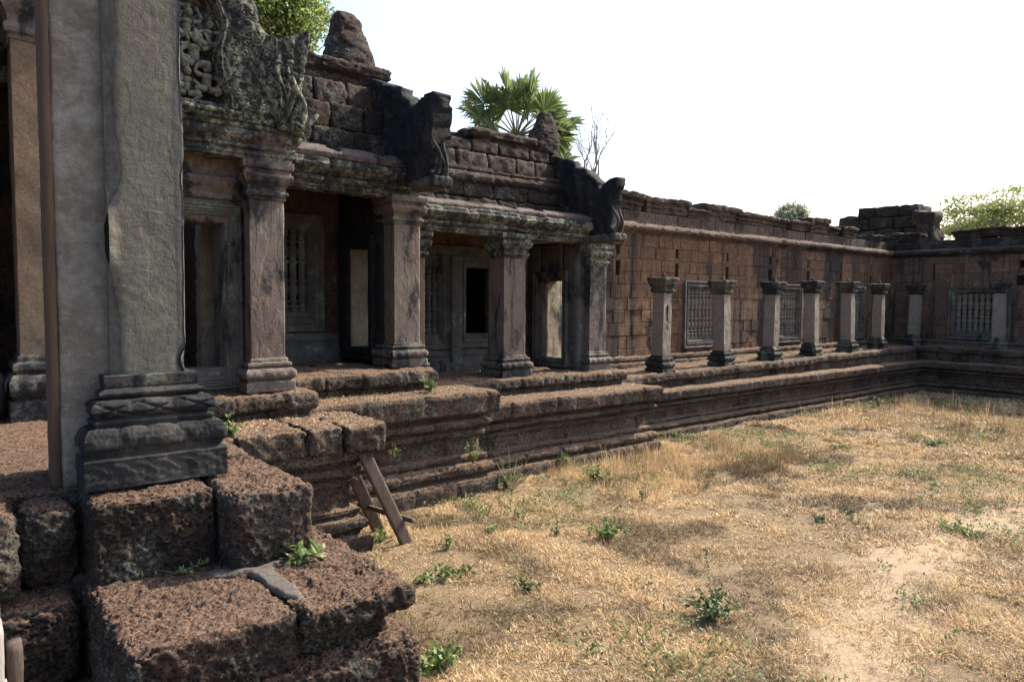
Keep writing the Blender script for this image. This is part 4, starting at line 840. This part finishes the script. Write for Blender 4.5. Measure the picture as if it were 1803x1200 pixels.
mb = MB(); add3(mb, mould(pp, [(o, 2.0+z) for o, z in GB], res=.008, pres=.008, amp=.005, seed=162, closed=True, nscale=12,
    dispf=addf(lotus(.205, 2.225, 2.385), petals(.03, 2.205, 2.235, .006), petals(.16, 2.43, 2.545, .018, kind='diamond'), frieze(2.02, 2.17), petals(.033, 2.40, 2.42, .006), petals(.04, 2.175, 2.19, .006))))
mb.build('base', M['greatbase'], gp)
mb = MB(); V, Q = rock(.605, .97, 5.31, 5.85, 1.98, 5.9, res=.02, rnd=.02, amp=.01, seed=163, scale=2.2); mb.add(V, Q); mb.build('concrete_repair', M['repair'], gp)
wp = thing('wooden_plank', 'narrow upright reddish wooden plank set against the left side of the great pillar', 'plank', (.58, 5.4, 2))
mb = MB(); V, Q = rock(.552, .607, 5.305, 5.5, 1.98, 5.9, res=.03, rnd=.008, amp=.003, seed=164); mb.add(V, Q); mb.build('board', M['redwood'], wp)
mp = thing('main_porch_wall', 'dark inner wall of the main porch with a brown pilaster and a shadowed doorway at the left edge', 'wall', (.5, 8.6, 0))
column(mp, .64, 1.1, 8.36, 8.8, 1.98, 6.3, 'shaft', 'sand', 'sand', 231, bh=1.6, ch=1.4, res=.025)
mb = MB()
for r in ((.75, 1.3, 8.81, 9.62, 1.9, 6.6), (-3, .18, 8.9, 9.6, 1.9, 6.6), (-3, 1.3, 8.4, 9.7, 6.3, 6.8)): mb.add(*rock(*r, res=.12, rnd=.02, amp=.01, seed=int(r[1]*9)))
mb.build('masonry', M['inner'], mp)
mb = MB(); V, F = lathe([(.0, 0), (.26, 0), (.27, .25), (.25, .34), (.26, .4), (.22, .48), (.18, .5), (.2, .55), (.14, .6), (.13, .7), (.12, 1.1), (.15, 1.13), (.12, 1.17), (.12, 2.4), (.15, 2.44), (.12, 2.48), (.12, 3.6), (.17, 3.7), (.2, 3.9), (.22, 4.0), (.0, 4.01)], (.28, 8.62, 1.98), 24); mb.add(V, F); mb.build('colonnette', M['sand'], mp)
# foreground blocks
G5 = 'rough laterite blocks of the foreground steps'
def block(label, r, seed, res=.009, rnd=.04, amp=.012, pits=.024, rot=0, lump=.01, tint=0, extra=None):
    t = thing('laterite_block', label, 'stone block', ((r[0]+r[1])/2, (r[2]+r[3])/2, r[4]), G5)
    mb = MB(); V, Q = rock(*r, res=res, rnd=rnd, amp=amp, seed=seed, pits=pits, rot=rot, lump=lump)
    if extra: extra(V)
    mb.add(V, Q, tint); mb.build('stone', M['block'], t); return t
poly = [(1.26, 4.57), (1.27, 4.48), (1.38, 4.43), (1.47, 4.40), (1.49, 4.28), (1.49, 4.12), (1.51, 3.95), (1.55, 3.80), (1.60, 3.86), (1.63, 4.04), (1.61, 4.18), (1.61, 4.30), (1.63, 4.40), (1.68, 4.44), (1.76, 4.45), (1.86, 4.48), (1.88, 4.58), (1.77, 4.58), (1.66, 4.56), (1.64, 4.60), (1.64, 4.74), (1.55, 4.86), (1.50, 4.76), (1.50, 4.64), (1.46, 4.60), (1.36, 4.58)]
def flat(V):
    k = np.zeros(len(V), bool)
    for dx in (-.045, 0, .045):
        for dy in (-.045, 0, .045): k |= inpoly(V[:, 0]+dx, V[:, 1]+dy, poly)
    k &= V[:, 2] > 1.42; V[k, 2] = np.minimum(V[k, 2], 1.497)
block('large rounded dark laterite block directly beneath the front of the great pillar base', (.68, 1.385, 4.72, 5.6, 1.44, 1.985), 301, rnd=.05)
block('laterite block right of the pillar base, with a leafy green sprig at its foot', (1.40, 1.93, 4.46, 5.75, 1.40, 1.975), 302, rnd=.06)
s1 = block('biggest flat-topped laterite slab at the bottom, a pale mortar smear at its right end', (.65, 1.495, 3.68, 5.0, .55, 1.5), 303, rnd=.06, extra=flat)
block('jutting right-hand laterite slab beside the grass, joined to the biggest slab by mortar', (1.505, 2.2, 3.60, 5.45, 1.345, 1.5), 304, rnd=.05, extra=flat)
block('recessed pale-lichened laterite course tucked under the jutting right-hand slab', (1.2, 2.08, 3.76, 5.4, 1.17, 1.36), 305, rnd=.05)
block('lowest bulging laterite block at the bottom edge, beside the grass', (1.18, 2.28, 3.60, 5.6, .72, 1.19), 306, rnd=.13)
block('bottom laterite footing block partly out of the picture under the bulging block', (.9, 2.45, 3.62, 5.7, -.1, .74), 307, rnd=.06, res=.03)
block('shaded laterite block left of the gap, with one sunlit patch on its shoulder', (.34, .645, 5.0, 5.5, 1.46, 1.95), 308, rnd=.09)
block('sunlit laterite block cut by the left edge of the picture', (-.2, .325, 4.8, 5.4, 1.46, 2.0), 309, rnd=.10)
block('lower left laterite block below the shaded one, sunlit along its top', (.12, .615, 4.72, 5.45, .95, 1.44), 310, rnd=.09)
block('dark lowest laterite block in the bottom left corner', (-.1, .56, 4.45, 5.4, .4, .96), 311, rnd=.08, res=.02)
block('upright dark laterite block wedged in the gap behind the biggest slab', (.5, 1.4, 5.02, 5.6, .8, 1.47), 312, rnd=.05, res=.02)
# mortar smear
V, F = relief(poly, .012, .04, lambda a, b: .007*fbm(np.column_stack([a, b, a*0]), 9, 3, 2)+.006); mb = MB(); mb.add(np.column_stack([V[:, 0], V[:, 1], 1.504+V[:, 2]]), F); mb.build('mortar_smear', M['mortar'], s1)
# wooden prop
lp_ = thing('wooden_prop', 'leaning weathered timber prop of two boards and a crossbar under the jutting slab', 'prop', (4.5, 8.3, 0))
def bar(parent, a, b, w, d, name, mat, seed=0, side=(1, 0, 0)):
    a, b = np.array(a, float), np.array(b, float); L = np.linalg.norm(b-a); z = (b-a)/L; x = np.array(side, float); x -= z*(x@z); x /= np.linalg.norm(x); y = np.cross(z, x)
    V, Q = rock(-w/2, w/2, -d/2, d/2, 0, L, res=.03, rnd=.006, amp=.003, seed=seed); mb = MB(); mb.add(a+V[:, :1]*x+V[:, 1:2]*y+V[:, 2:]*z, Q); return mb.build(name, M[mat], parent)
bar(lp_, (4.74, 7.97, -.02), (4.13, 8.03, 1.30), .17, .05, 'board', 'wood', 1)
bar(lp_, (4.72, 8.72, -.02), (4.02, 8.35, 1.25), .17, .05, 'board', 'wood', 2)
bar(lp_, (4.75, 7.86, .34), (4.42, 8.75, .42), .06, .05, 'crossbar', 'wood', 3, side=(0, 0, 1))
# bottom left wooden stair end
ws = thing('wooden_stair', 'pale grey wooden stair post with a small peg block in the bottom left corner', 'stair', (.12, 3.0, 0))
mb = MB(); V, Q = rock(.05, .148, 2.98, 3.05, .3, 2.2, res=.03, rnd=.006, amp=.002, seed=1); mb.add(V, Q); V, Q = rock(.05, .152, 2.94, 3.05, .3, 2.07, res=.03, rnd=.006, amp=.002, seed=2); mb.add(V, Q); V, Q = rock(.05, .16, 2.9, 3.05, .3, 1.87, res=.03, rnd=.006, amp=.002, seed=3); mb.add(V, Q); mb.build('post', M['palewood'], ws)
mb = MB(); V, Q = rock(.16, .21, 2.99, 3.06, 1.3, 1.98, res=.03, rnd=.006, amp=.002, seed=4); mb.add(V, Q); mb.build('peg_block', M['wood'], ws)
# ------------------------------------------------------------------ vegetation
NR = np.random.default_rng(12)
def leafquads(mb, c, d, n, ln, wd, tint, bend=.15):
    """one leaf per row: c base, d direction, n normal; two quads folded"""
    c = np.asarray(c); s = np.cross(d, n); s /= np.linalg.norm(s, axis=1)[:, None]+1e-9
    N = len(c); ln = np.broadcast_to(ln, (N,))[:, None]; wd = np.broadcast_to(wd, (N,))[:, None]
    m1 = c+d*ln*.45; tip = c+d*ln-n*ln*bend
    V = np.stack([c, m1+s*wd*.5-n*ln*.02, m1+n*ln*.03, m1-s*wd*.5-n*ln*.02, tip], 1).reshape(-1, 3)
    b = (np.arange(N)*5)[:, None]
    F = np.concatenate([b+np.array([[0, 1, 2]]), b+np.array([[0, 2, 3]]), b+np.array([[1, 4, 2]]), b+np.array([[2, 4, 3]])])
    mb.add(V, F, np.repeat(np.broadcast_to(tint, (N,)), 5))
def rdir(n, zb=0.0):
    v = NR.normal(size=(n, 3)); v[:, 2] += zb; return v/np.linalg.norm(v, axis=1)[:, None]
def weed(label, x, y, z0, h, r, ns, ln, mat='leaf', name='weed', lean=None, cat='plant', wd=.45, group=None, stemm='stem'):
    t = thing(name, label, cat, (x, y, z0), group); st = MB(); lf = MB()
    for k in range(ns):
        a = NR.uniform(0, 6.28); rr = r*math.sqrt(NR.uniform(.02, 1)); hh = h*NR.uniform(.55, 1)*(1-.35*rr/r)
        tt = np.linspace(0, 1, 7); dx, dy = math.cos(a)*rr, math.sin(a)*rr
        if lean is not None and k == 0: dx, dy, hh = lean
        P = np.column_stack([x+dx*tt**1.3, y+dy*tt**1.3, z0-.01+hh*(tt-.15*tt*tt*(rr/r))])
        V, F = tube(P, .0045*(1.3-tt), 5); st.add(V, F)
        L = max(.05, np.linalg.norm(P[-1]-P[0])); nl = max(4, int(L/(ln*.32)))
        u = NR.uniform(.18, 1, nl); c = np.column_stack([np.interp(u, tt, P[:, i]) for i in range(3)])
        d = rdir(nl, .35); leafquads(lf, c, d, rdir(nl, 1.4), ln*NR.uniform(.6, 1.15, nl), ln*wd*NR.uniform(.8, 1.2, nl), NR.uniform(-1, 1, nl))
    st.build('stem', M[stemm], t); lf.build('leaves', M[mat], t, smooth=False); return t
W_ = [('dark green bushy weed with one long arching shoot, in the open dry grass', 6.08, 4.2, 0, .34, .36, 46, .06, 'leafdark', (.55, .5, .55)),
 ('wide low bright green shrublet in the middle of the dry grass', 7.02, 6.55, 0, .36, .34, 26, .07, 'leaf', None),
 ('small upright yellow-green sprig left of the wide shrublet', 6.55, 7.08, 0, .26, .12, 5, .06, 'leaf', None),
 ('leafy weed standing at the foot of the terrace, farther than the others by the prop', 9.02, 8.7, 0, .42, .26, 14, .09, 'leaf', None),
 ('broad-leaved weed nearest the jutting slab, two clumps left of the small sprig', 4.6, 6.7, 0, .22, .3, 12, .10, 'leaf', None),
 ('broad-leaved weed squeezed right beside the jutting slab', 4.2, 6.75, 0, .2, .16, 8, .09, 'leaf', None),
 ('low dark-leaved weed in front of the wide shrublet', 5.0, 5.85, 0, .2, .2, 12, .07, 'leafdark', None),
 ('thin upright weed halfway between the wooden prop and the jutting slab', 5.0, 7.42, 0, .34, .12, 5, .07, 'leaf', None),
 ('sprawling weed to the right of the wooden prop', 5.9, 7.6, 0, .24, .22, 9, .06, 'leaf', None),
 ('leafy weeds at the bottom edge beside the bulging block', 3.25, 5.05, 0, .3, .3, 22, .10, 'leaf', None),
 ('small dark tuft right of centre in the dry grass', 10.05, 5.15, 0, .12, .14, 16, .05, 'leafdark', None),
 ('small dark tuft just beyond its twin, right of centre', 10.7, 5.02, 0, .13, .16, 18, .05, 'leafdark', None),
 ('dusty low weed in the tall straw patch', 10.15, 7.3, 0, .15, .22, 16, .05, 'leafdark', None),
 ('dark seedling with one upright stem before the tall straw patch', 8.8, 7.45, 0, .26, .14, 10, .06, 'leafdark', None),
 ('yellow-green tuft in the far dry grass, left of its neighbour', 15.4, 7.4, 0, .14, .35, 16, .09, 'leaf', None),
 ('yellow-green tuft in the far dry grass near the right edge', 17.7, 6.4, 0, .14, .35, 16, .09, 'leaf', None),
 ('leafy weed growing at the foot of the long terrace before the far corner', 22.7, 9.9, 0, .4, .25, 10, .10, 'leaf', None),
 ('bright weed at the edge of the far shadow', 24.2, 8.6, 0, .3, .3, 10, .10, 'leaf', None),
 ('broad-leaved weed at the foot of the wooden prop', 4.5, 8.25, 0, .26, .18, 9, .10, 'leaf', None),
 ('climbing weed against the base of the end porch terrace', 9.15, 9.6, 0, .55, .15, 8, .09, 'leaf', None),
 ('weed against the terrace foot below the nearest short pillar', 13.4, 10.35, 0, .4, .25, 9, .09, 'leaf', None),
 ('pale bushy weed at the terrace corner below the end porch', 7.5, 9.35, 0, .5, .3, 16, .07, 'leaf', None),
 ('green sprig growing at the foot of the right-hand block under the great pillar', 1.83, 4.42, 1.5, .16, .2, 12, .09, 'leaf', None),
 ('tiny trailing leafy twig on the biggest slab below the rounded block', 1.12, 4.68, 1.5, .1, .22, 4, .05, 'leaf', None),
 ('green seedling on the jutting terrace slab near the great pillar', 2.55, 8.2, 1.66, .28, .14, 8, .09, 'leaf', None),
 ('bright seedling on the terrace ledge below the side porch column', 6.2, 9.75, 1.71, .34, .16, 12, .09, 'leaf', None),
 ('seedling on the terrace ledge beside the nearest short pillar', 12.3, 10.75, 1.15, .36, .14, 8, .09, 'leaf', None),
 ('tiny sprig sprouting from the joint of the terrace face by the wooden prop', 5.3, 9.32, .85, .3, .1, 5, .07, 'leaf', None),
 ('hanging vine on the terrace face below the side porch', 6.75, 9.3, .55, .5, .2, 8, .06, 'leaf', None),
 ('green grassy tuft cut by the right edge of the picture', 11.1, 3.65, 0, .12, .35, 24, .08, 'leaf', None)]
for r in W_: weed(r[0], r[1], r[2], r[3], r[4], r[5], r[6], r[7], r[8], lean=r[9])
# dry twigs at the terrace corner
t = thing('dry_weed', 'leafless straw-coloured dead weed leaning at the terrace corner below the porches', 'plant', (7.45, 9.2, 0)); mb = MB()
for k in range(16):
    a = NR.uniform(0, 6.28); P = np.column_stack([7.45+np.linspace(0, .35, 6)*math.cos(a)*NR.uniform(.3, 1.3), 9.15+np.linspace(0, .3, 6)*math.sin(a), np.linspace(0, NR.uniform(.2, .75), 6)]); V, F = tube(P, .005, 4); mb.add(V, F)
mb.build('stalks', M['straw'], t)
# dry grass blades
def inside_terrace(x, y):
    return ((y > 10.52) | (x > 27.85) | ((x < 12.0) & (y > 9.66)) | ((x < 7.3) & (y > 9.3)) | ((x < 4.25) & (y > 8.0)) | ((x < 2.65) & (y > 3.7)))
def grass():
    mb = MB()
    px = np.interp(np.linspace(0, 4, 14), range(5), [4.6, 6.5, 8.6, 10.5, 13]); py = np.interp(np.linspace(0, 4, 14), range(5), [1.9, 2.9, 3.5, 3.7, 3.4])
    def sc(nt, per, x0, x1, y0, y1, hm, wd, rad, tall=False):
        x = NR.uniform(x0, x1, nt); y = NR.uniform(y0, y1, nt); ok = ~inside_terrace(x, y) & (np.arctan2(x, y) > .30) & (np.arctan2(x, y) < 1.47); x, y = x[ok], y[ok]
        p = np.column_stack([x, y, x*0]); nn = fbm(p, 1.1, 4, 31); cl = fbm(p, 2.6, 4, 32, .6)
        pd = np.min([np.hypot((x-a)*.8, y-b) for a, b in zip(px, py)], axis=0)
        keep = NR.uniform(0, 1, len(x)) < np.clip(.92+.6*cl+.25*nn, .2, 1)*np.clip(.12+pd*1.2, .12, 1); x, y, nn, cl = x[keep], y[keep], nn[keep], cl[keep]
        dead = np.clip(fbm(np.column_stack([x, y, x*0]), 1.3, 4, 77)-.2, 0, .6)*1.7; T = len(x); hs = NR.uniform(.5, 1.25, T)*(1+.8*np.clip(cl, -.5, .9)); tt = NR.normal(0, .3, T)
        k = NR.integers(max(2, per//2), per*3//2, T); i = np.repeat(np.arange(T), k); N = len(i); a = NR.uniform(0, 6.283, N); rr = rad*np.abs(NR.normal(0, .6, N))*hs[i]
        bx, by = x[i]+np.cos(a)*rr, y[i]+np.sin(a)*rr; h = hm*hs[i]*NR.uniform(.5, 1.15, N); le = (.25+np.abs(NR.normal(0, 1, N)))*(.35 if tall else 1.5); a2 = a+NR.normal(0, .7, N)
        d = np.column_stack([np.cos(a2)*le, np.sin(a2)*le, np.ones(N)]); d /= np.linalg.norm(d, axis=1)[:, None]
        s = np.column_stack([-np.sin(a2), np.cos(a2), NR.normal(0, .4, N)])*wd*.5*NR.uniform(.6, 1.4, N)[:, None]
        b = np.column_stack([bx, by, gz(bx, by)-.004]); m = b+d*h[:, None]*.55; tp_ = b+d*h[:, None]; tp_[:, 2] -= h*.25*le/(1+le)
        V = np.stack([b-s, b+s, m+s*.8, m-s*.8, tp_], 1).reshape(-1, 3); q = (np.arange(N)*5)[:, None]
        tint = np.clip(.05+.35*nn[i]+tt[i]+NR.normal(0, .4, N)-dead[i]*1.6, -1, 1); mb.add(V, [q+np.array([[0, 1, 2, 3]]), q+np.array([[3, 2, 4]])], np.repeat(tint, 5))
    sc(40000, 9, 2.4, 9, 1.0, 9.6, .075, .0055, .06)
    sc(30000, 8, 9, 17, 1.5, 10.6, .085, .009, .075)
    sc(11000, 8, 16, 28, 2, 10.6, .13, .016, .10)
    sc(1100, 8, 8.5, 14, 7.2, 9.8, .27, .006, .07, True)
    sc(420, 8, 18, 24.5, 4, 10, .36, .010, .10, True)
    o = mb.build('dry_grass', M['blade'], None, smooth=False); tag(o, 'short matted dry straw-coloured grass covering the courtyard', 'grass', None, 'stuff')
    # low green creepers woven through the dry grass
    mb = MB(); nt = 2300; x = NR.uniform(3, 26, nt); y = NR.uniform(1.5, 10.5, nt); ok = ~inside_terrace(x, y); x, y = x[ok], y[ok]
    ok = NR.uniform(0, 1, len(x)) < np.clip(.25+.9*fbm(np.column_stack([x, y, x*0]), .6, 3, 91)+.9*np.clip(1-(10.4-y), 0, 1), 0, 1); x, y = x[ok], y[ok]; i = np.repeat(np.arange(len(x)), 22); N = len(i)
    r = NR.uniform(.04, .22, len(x))[i]; bx, by = x[i]+NR.normal(0, 1, N)*r, y[i]+NR.normal(0, 1, N)*r*.6; ok = ~inside_terrace(bx, by); bx, by, i = bx[ok], by[ok], i[ok]; N = len(bx)
    leafquads(mb, np.column_stack([bx, by, gz(bx, by)+NR.uniform(.03, .11, N)]), rdir(N, .6), rdir(N, 1.2), NR.uniform(.035, .08, N), .026, NR.uniform(-1, 1, N)); o = mb.build('green_creepers', M['creeper'], None, smooth=False); tag(o, 'low green creeping leaves scattered through the dry grass', 'ground cover', None, 'stuff')
grass()
# dead grass on the cornice ledge
mb = MB(); n = 4200; x = NR.uniform(12.5, 29.3, n); y = 12.55+NR.uniform(0, .38, n); kp = NR.uniform(0, 1, n) < np.clip(.5+fbm(np.column_stack([x, y*0, y*0]), .8, 3, 3), .08, 1); x, y = x[kp], y[kp]; N = len(x)
leafquads(mb, np.column_stack([x, y, np.full(N, 5.24)+.1*(y-12.5)]), rdir(N, .9), rdir(N, .3), NR.uniform(.05, .17, N), .02, NR.uniform(-1, .9, N)); o = mb.build('ledge_grass', M['ledgegrass'], None, smooth=False); tag(o, 'withered brown grass along the cornice ledge of the long gallery wall', 'grass', None, 'stuff')
# leaf litter on terraces: small dry leaves
mb = MB(); n = 900; x = np.concatenate([NR.uniform(2.2, 4.2, n//3), NR.uniform(4.3, 7.0, n//3), NR.uniform(7.2, 11.6, n//3)]); y = np.concatenate([NR.uniform(8.1, 9.0, n//3), NR.uniform(9.4, 10.05, n//3), NR.uniform(9.8, 10.4, n//3)]); z = np.concatenate([np.full(n//3, 1.685), np.full(n//3, 1.735), np.full(n//3, 1.43)])
leafquads(mb, np.column_stack([x, y, z]), rdir(n)*np.array([1, 1, .15]), rdir(n, 3), NR.uniform(.02, .05, n), .02, NR.uniform(-1, 1, n)); o = mb.build('leaf_litter', M['blade'], None, smooth=False); tag(o, 'scattered dry leaf litter on the terrace ledges', 'litter', None, 'stuff')
# palm
def palm(cx, cy, cz):
    t = thing('fan_palm', 'bright green fan palm rising behind the porch roofs against the white sky', 'palm tree', (cx, cy, 0)); mb = MB()
    zz = np.linspace(-.2, cz, 14); V, F = tube(np.column_stack([cx+.1*np.sin(zz*.5), cy+0*zz, zz]), np.linspace(.34, .25, 14), 12); V += (.03*fbm(V, 6, 3, 1))[:, None]; mb.add(V, F); mb.build('trunk', M['bark'], t)
    st = MB(); lf = MB(); rt = np.array([.776, -.63, 0]); fw0 = np.array([.63, .776, 0])
    L = [(-80, 1.55), (-62, 1.75), (-45, 1.9), (-28, 1.95), (-12, 2.0), (3, 2.05), (18, 2.0), (33, 1.9), (50, 1.8), (66, 1.7), (84, 1.7), (100, 1.6), (-100, 1.6), (118, 1.7), (-116, 1.6), (-20, 1.3), (22, 1.35), (60, 1.2), (-58, 1.2), (0, 1.5), (132, 1.5), (-70, 1.0), (108, 1.9), (-108, 1.8), (96, 1.3), (124, 1.9), (-126, 1.6), (40, 1.55), (75, 1.95), (-85, 1.9)]
    for i, (ang, ln) in enumerate(L):
        a = R_(ang+NR.uniform(-5, 5)); dep = NR.uniform(-.7, .7); d = rt*math.sin(a)+np.array([0, 0, 1])*math.cos(a)+fw0*dep; d /= np.linalg.norm(d)
        ln *= NR.uniform(.95, 1.12); tt = np.linspace(0, 1, 8); sag = .25*math.sin(abs(a))
        P = np.array([cx, cy, cz])+d*(ln*tt[:, None])-np.array([0, 0, 1])*(sag*tt**2)[:, None]; V, F = tube(P, .035*(1.3-.7*tt), 6); st.add(V, F)
        e = P[-1]; ax = P[-1]-P[-2]; ax /= np.linalg.norm(ax)
        nrm = NR.normal(size=3)*.5+fw0*-.7+np.array([0, 0, .55]); nrm -= ax*(nrm@ax); nrm /= np.linalg.norm(nrm); sd = np.cross(ax, nrm)
        ns = 44; th = np.linspace(-R_(125), R_(125), ns); bl = 1.2*(1-.25*(np.abs(th)/R_(125))**2)*NR.uniform(.9, 1.1, ns)
        for k in range(ns):
            di = ax*math.cos(th[k])+sd*math.sin(th[k])+nrm*(.10+.12*NR.normal()); di /= np.linalg.norm(di); si = np.cross(di, nrm); si /= np.linalg.norm(si)
            w0 = bl[k]*math.sin(R_(250)/ns)*.52; f = nrm*.03*(1 if k % 2 else -1); dr = np.array([0, 0, -1])*bl[k]
            V = np.array([e, e+di*bl[k]*.6+si*w0+f, e+di*bl[k]*.6-si*w0-f, e+di*bl[k]+dr*.13*NR.uniform(.2, 1.4)])
            lf.add(V, np.array([(0, 1, 2), (1, 3, 2)]), NR.uniform(-.8, 1))
    st.build('leaf_stalks', M['palmstem'], t); lf.build('fronds', M['palm'], t, smooth=False)
    mb = MB(); n = 160; c = np.array([cx, cy, cz-.25])+NR.normal(size=(n, 3))*np.array([.28, .28, .22]); leafquads(mb, c, rdir(n, -.6), rdir(n), NR.uniform(.2, .6, n), .05, NR.uniform(-1, 0, n)); tag(mb.build('dead_sheaths', M['stem'], t), kind='stuff')
palm(19.2, 23.4, 10.05)
def branch_tree(st, p, d, ln, r, lev, tips, spread=.6, up=.15):
    pts = [p]; n = 6; q = p.copy(); dd = d.copy()
    for i in range(n):
        dd = dd+NR.normal(size=3)*.13+np.array([0, 0, up*.25]); dd /= np.linalg.norm(dd); q = q+dd*ln/n; pts.append(q.copy())
    V, F = tube(np.array(pts), np.linspace(r, r*.62, n+1), 6 if lev > 1 else 4); st.add(V, F)
    if lev == 0: tips.append(pts[-1]); tips.append(pts[-3]); return
    for k in range(3 if lev > 1 else 3):
        i = NR.integers(2, n+1) if k else n; e = dd+NR.normal(size=3)*spread; e /= np.linalg.norm(e)
        branch_tree(st, pts[i].copy(), e, ln*NR.uniform(.55, .8), r*.58, lev-1, tips, spread, up)
    if lev <= 1: tips.append(pts[-1])
def tree(label, base, trunk_h, r, lev, ln, leafmat, nleaf, lsize, crown_sig, bark='bark', spread=.6, name='tree', d0=(0, 0, 1), up=.15, crown=None):
    t = thing(name, label, 'tree', tuple(base)); st = MB(); tips = []; b = np.array(base, float); d = np.array(d0, float)
    zz = np.linspace(-.3, trunk_h, 8)[:, None]; P = b+np.array([0, 0, 1])*zz+NR.normal(size=(8, 3))*.05; P[:, :2] += (d[:2]*.3)*zz/trunk_h; V, F = tube(P, np.linspace(r*1.25, r, 8), 10); st.add(V, F)
    for k in range(0 if crown else 4): e = d+NR.normal(size=3)*spread*.9; e /= np.linalg.norm(e); branch_tree(st, P[-1].copy(), e, ln, r*.7, lev, tips, spread, up)
    tips = np.array(tips)
    if crown:
        cc, cr, nc = crown; v = rdir(nc); tips = np.array(cc)+v*np.array(cr)*(NR.uniform(.15, 1, nc)**.5)[:, None]
        for e in tips[::5]: V, F = tube(np.array([P[-1], P[-1]*.45+e*.55+NR.normal(size=3)*.25, e]), [r*.45, r*.25, r*.08], 5); st.add(V, F)
    st.build('trunk', M[bark], t)
    if nleaf:
        lf = MB(); i = NR.integers(0, len(tips), nleaf); c = tips[i]+NR.normal(size=(nleaf, 3))*crown_sig
        tn = NR.uniform(-.5, .5, len(tips))[i]+NR.uniform(-.5, .5, nleaf); leafquads(lf, c, rdir(nleaf), rdir(nleaf, .8), lsize*NR.uniform(.6, 1.3, nleaf), lsize*.5, tn); lf.build('crown', M[leafmat], t, smooth=False)
    return tips
tree('dense green leafy tree rising behind the carved pediment at the top of the picture', (11.2, 28.6, 0), 9.5, .3, 3, 2.6, 'tree1', 34000, .2, np.array([.34, .34, .28]), spread=.75, crown=((11.3, 30.3, 15.3), (2.5, 2.3, 2.5), 170))
tree('bare grey tree with thin forked branches just right of the palm', (21.75, 21.6, 0), 7.2, .07, 3, 1.95, 'tree3', 260, .07, .1, bark='palebark', spread=.32, d0=(.05, -.03, 1), up=.35)
tree('small bare twig tree showing above the wall right of the porch gable', (25.6, 20.2, 0), 5.2, .05, 2, 1.1, 'tree3', 0, .1, .2, bark='palebark', spread=.5)
tree('distant round-topped hazy tree above the middle of the gallery parapet', (46.9, 26.9, 0), 7.4, .25, 3, 1.5, 'tree3', 9000, .22, np.array([.2, .2, .18]), spread=.75, crown=((46.9, 26.9, 9.0), (1.2, 1.2, 1.0), 60))
tree('feathery yellow-green tree above the far wall at the right edge', (42, 11.5, 0), 5.2, .28, 3, 2.2, 'tree2', 30000, .17, np.array([.40, .40, .10]), spread=.85, up=.02, crown=((42.5, 11.8, 6.8), (4.6, 4.6, 2.4), 190))
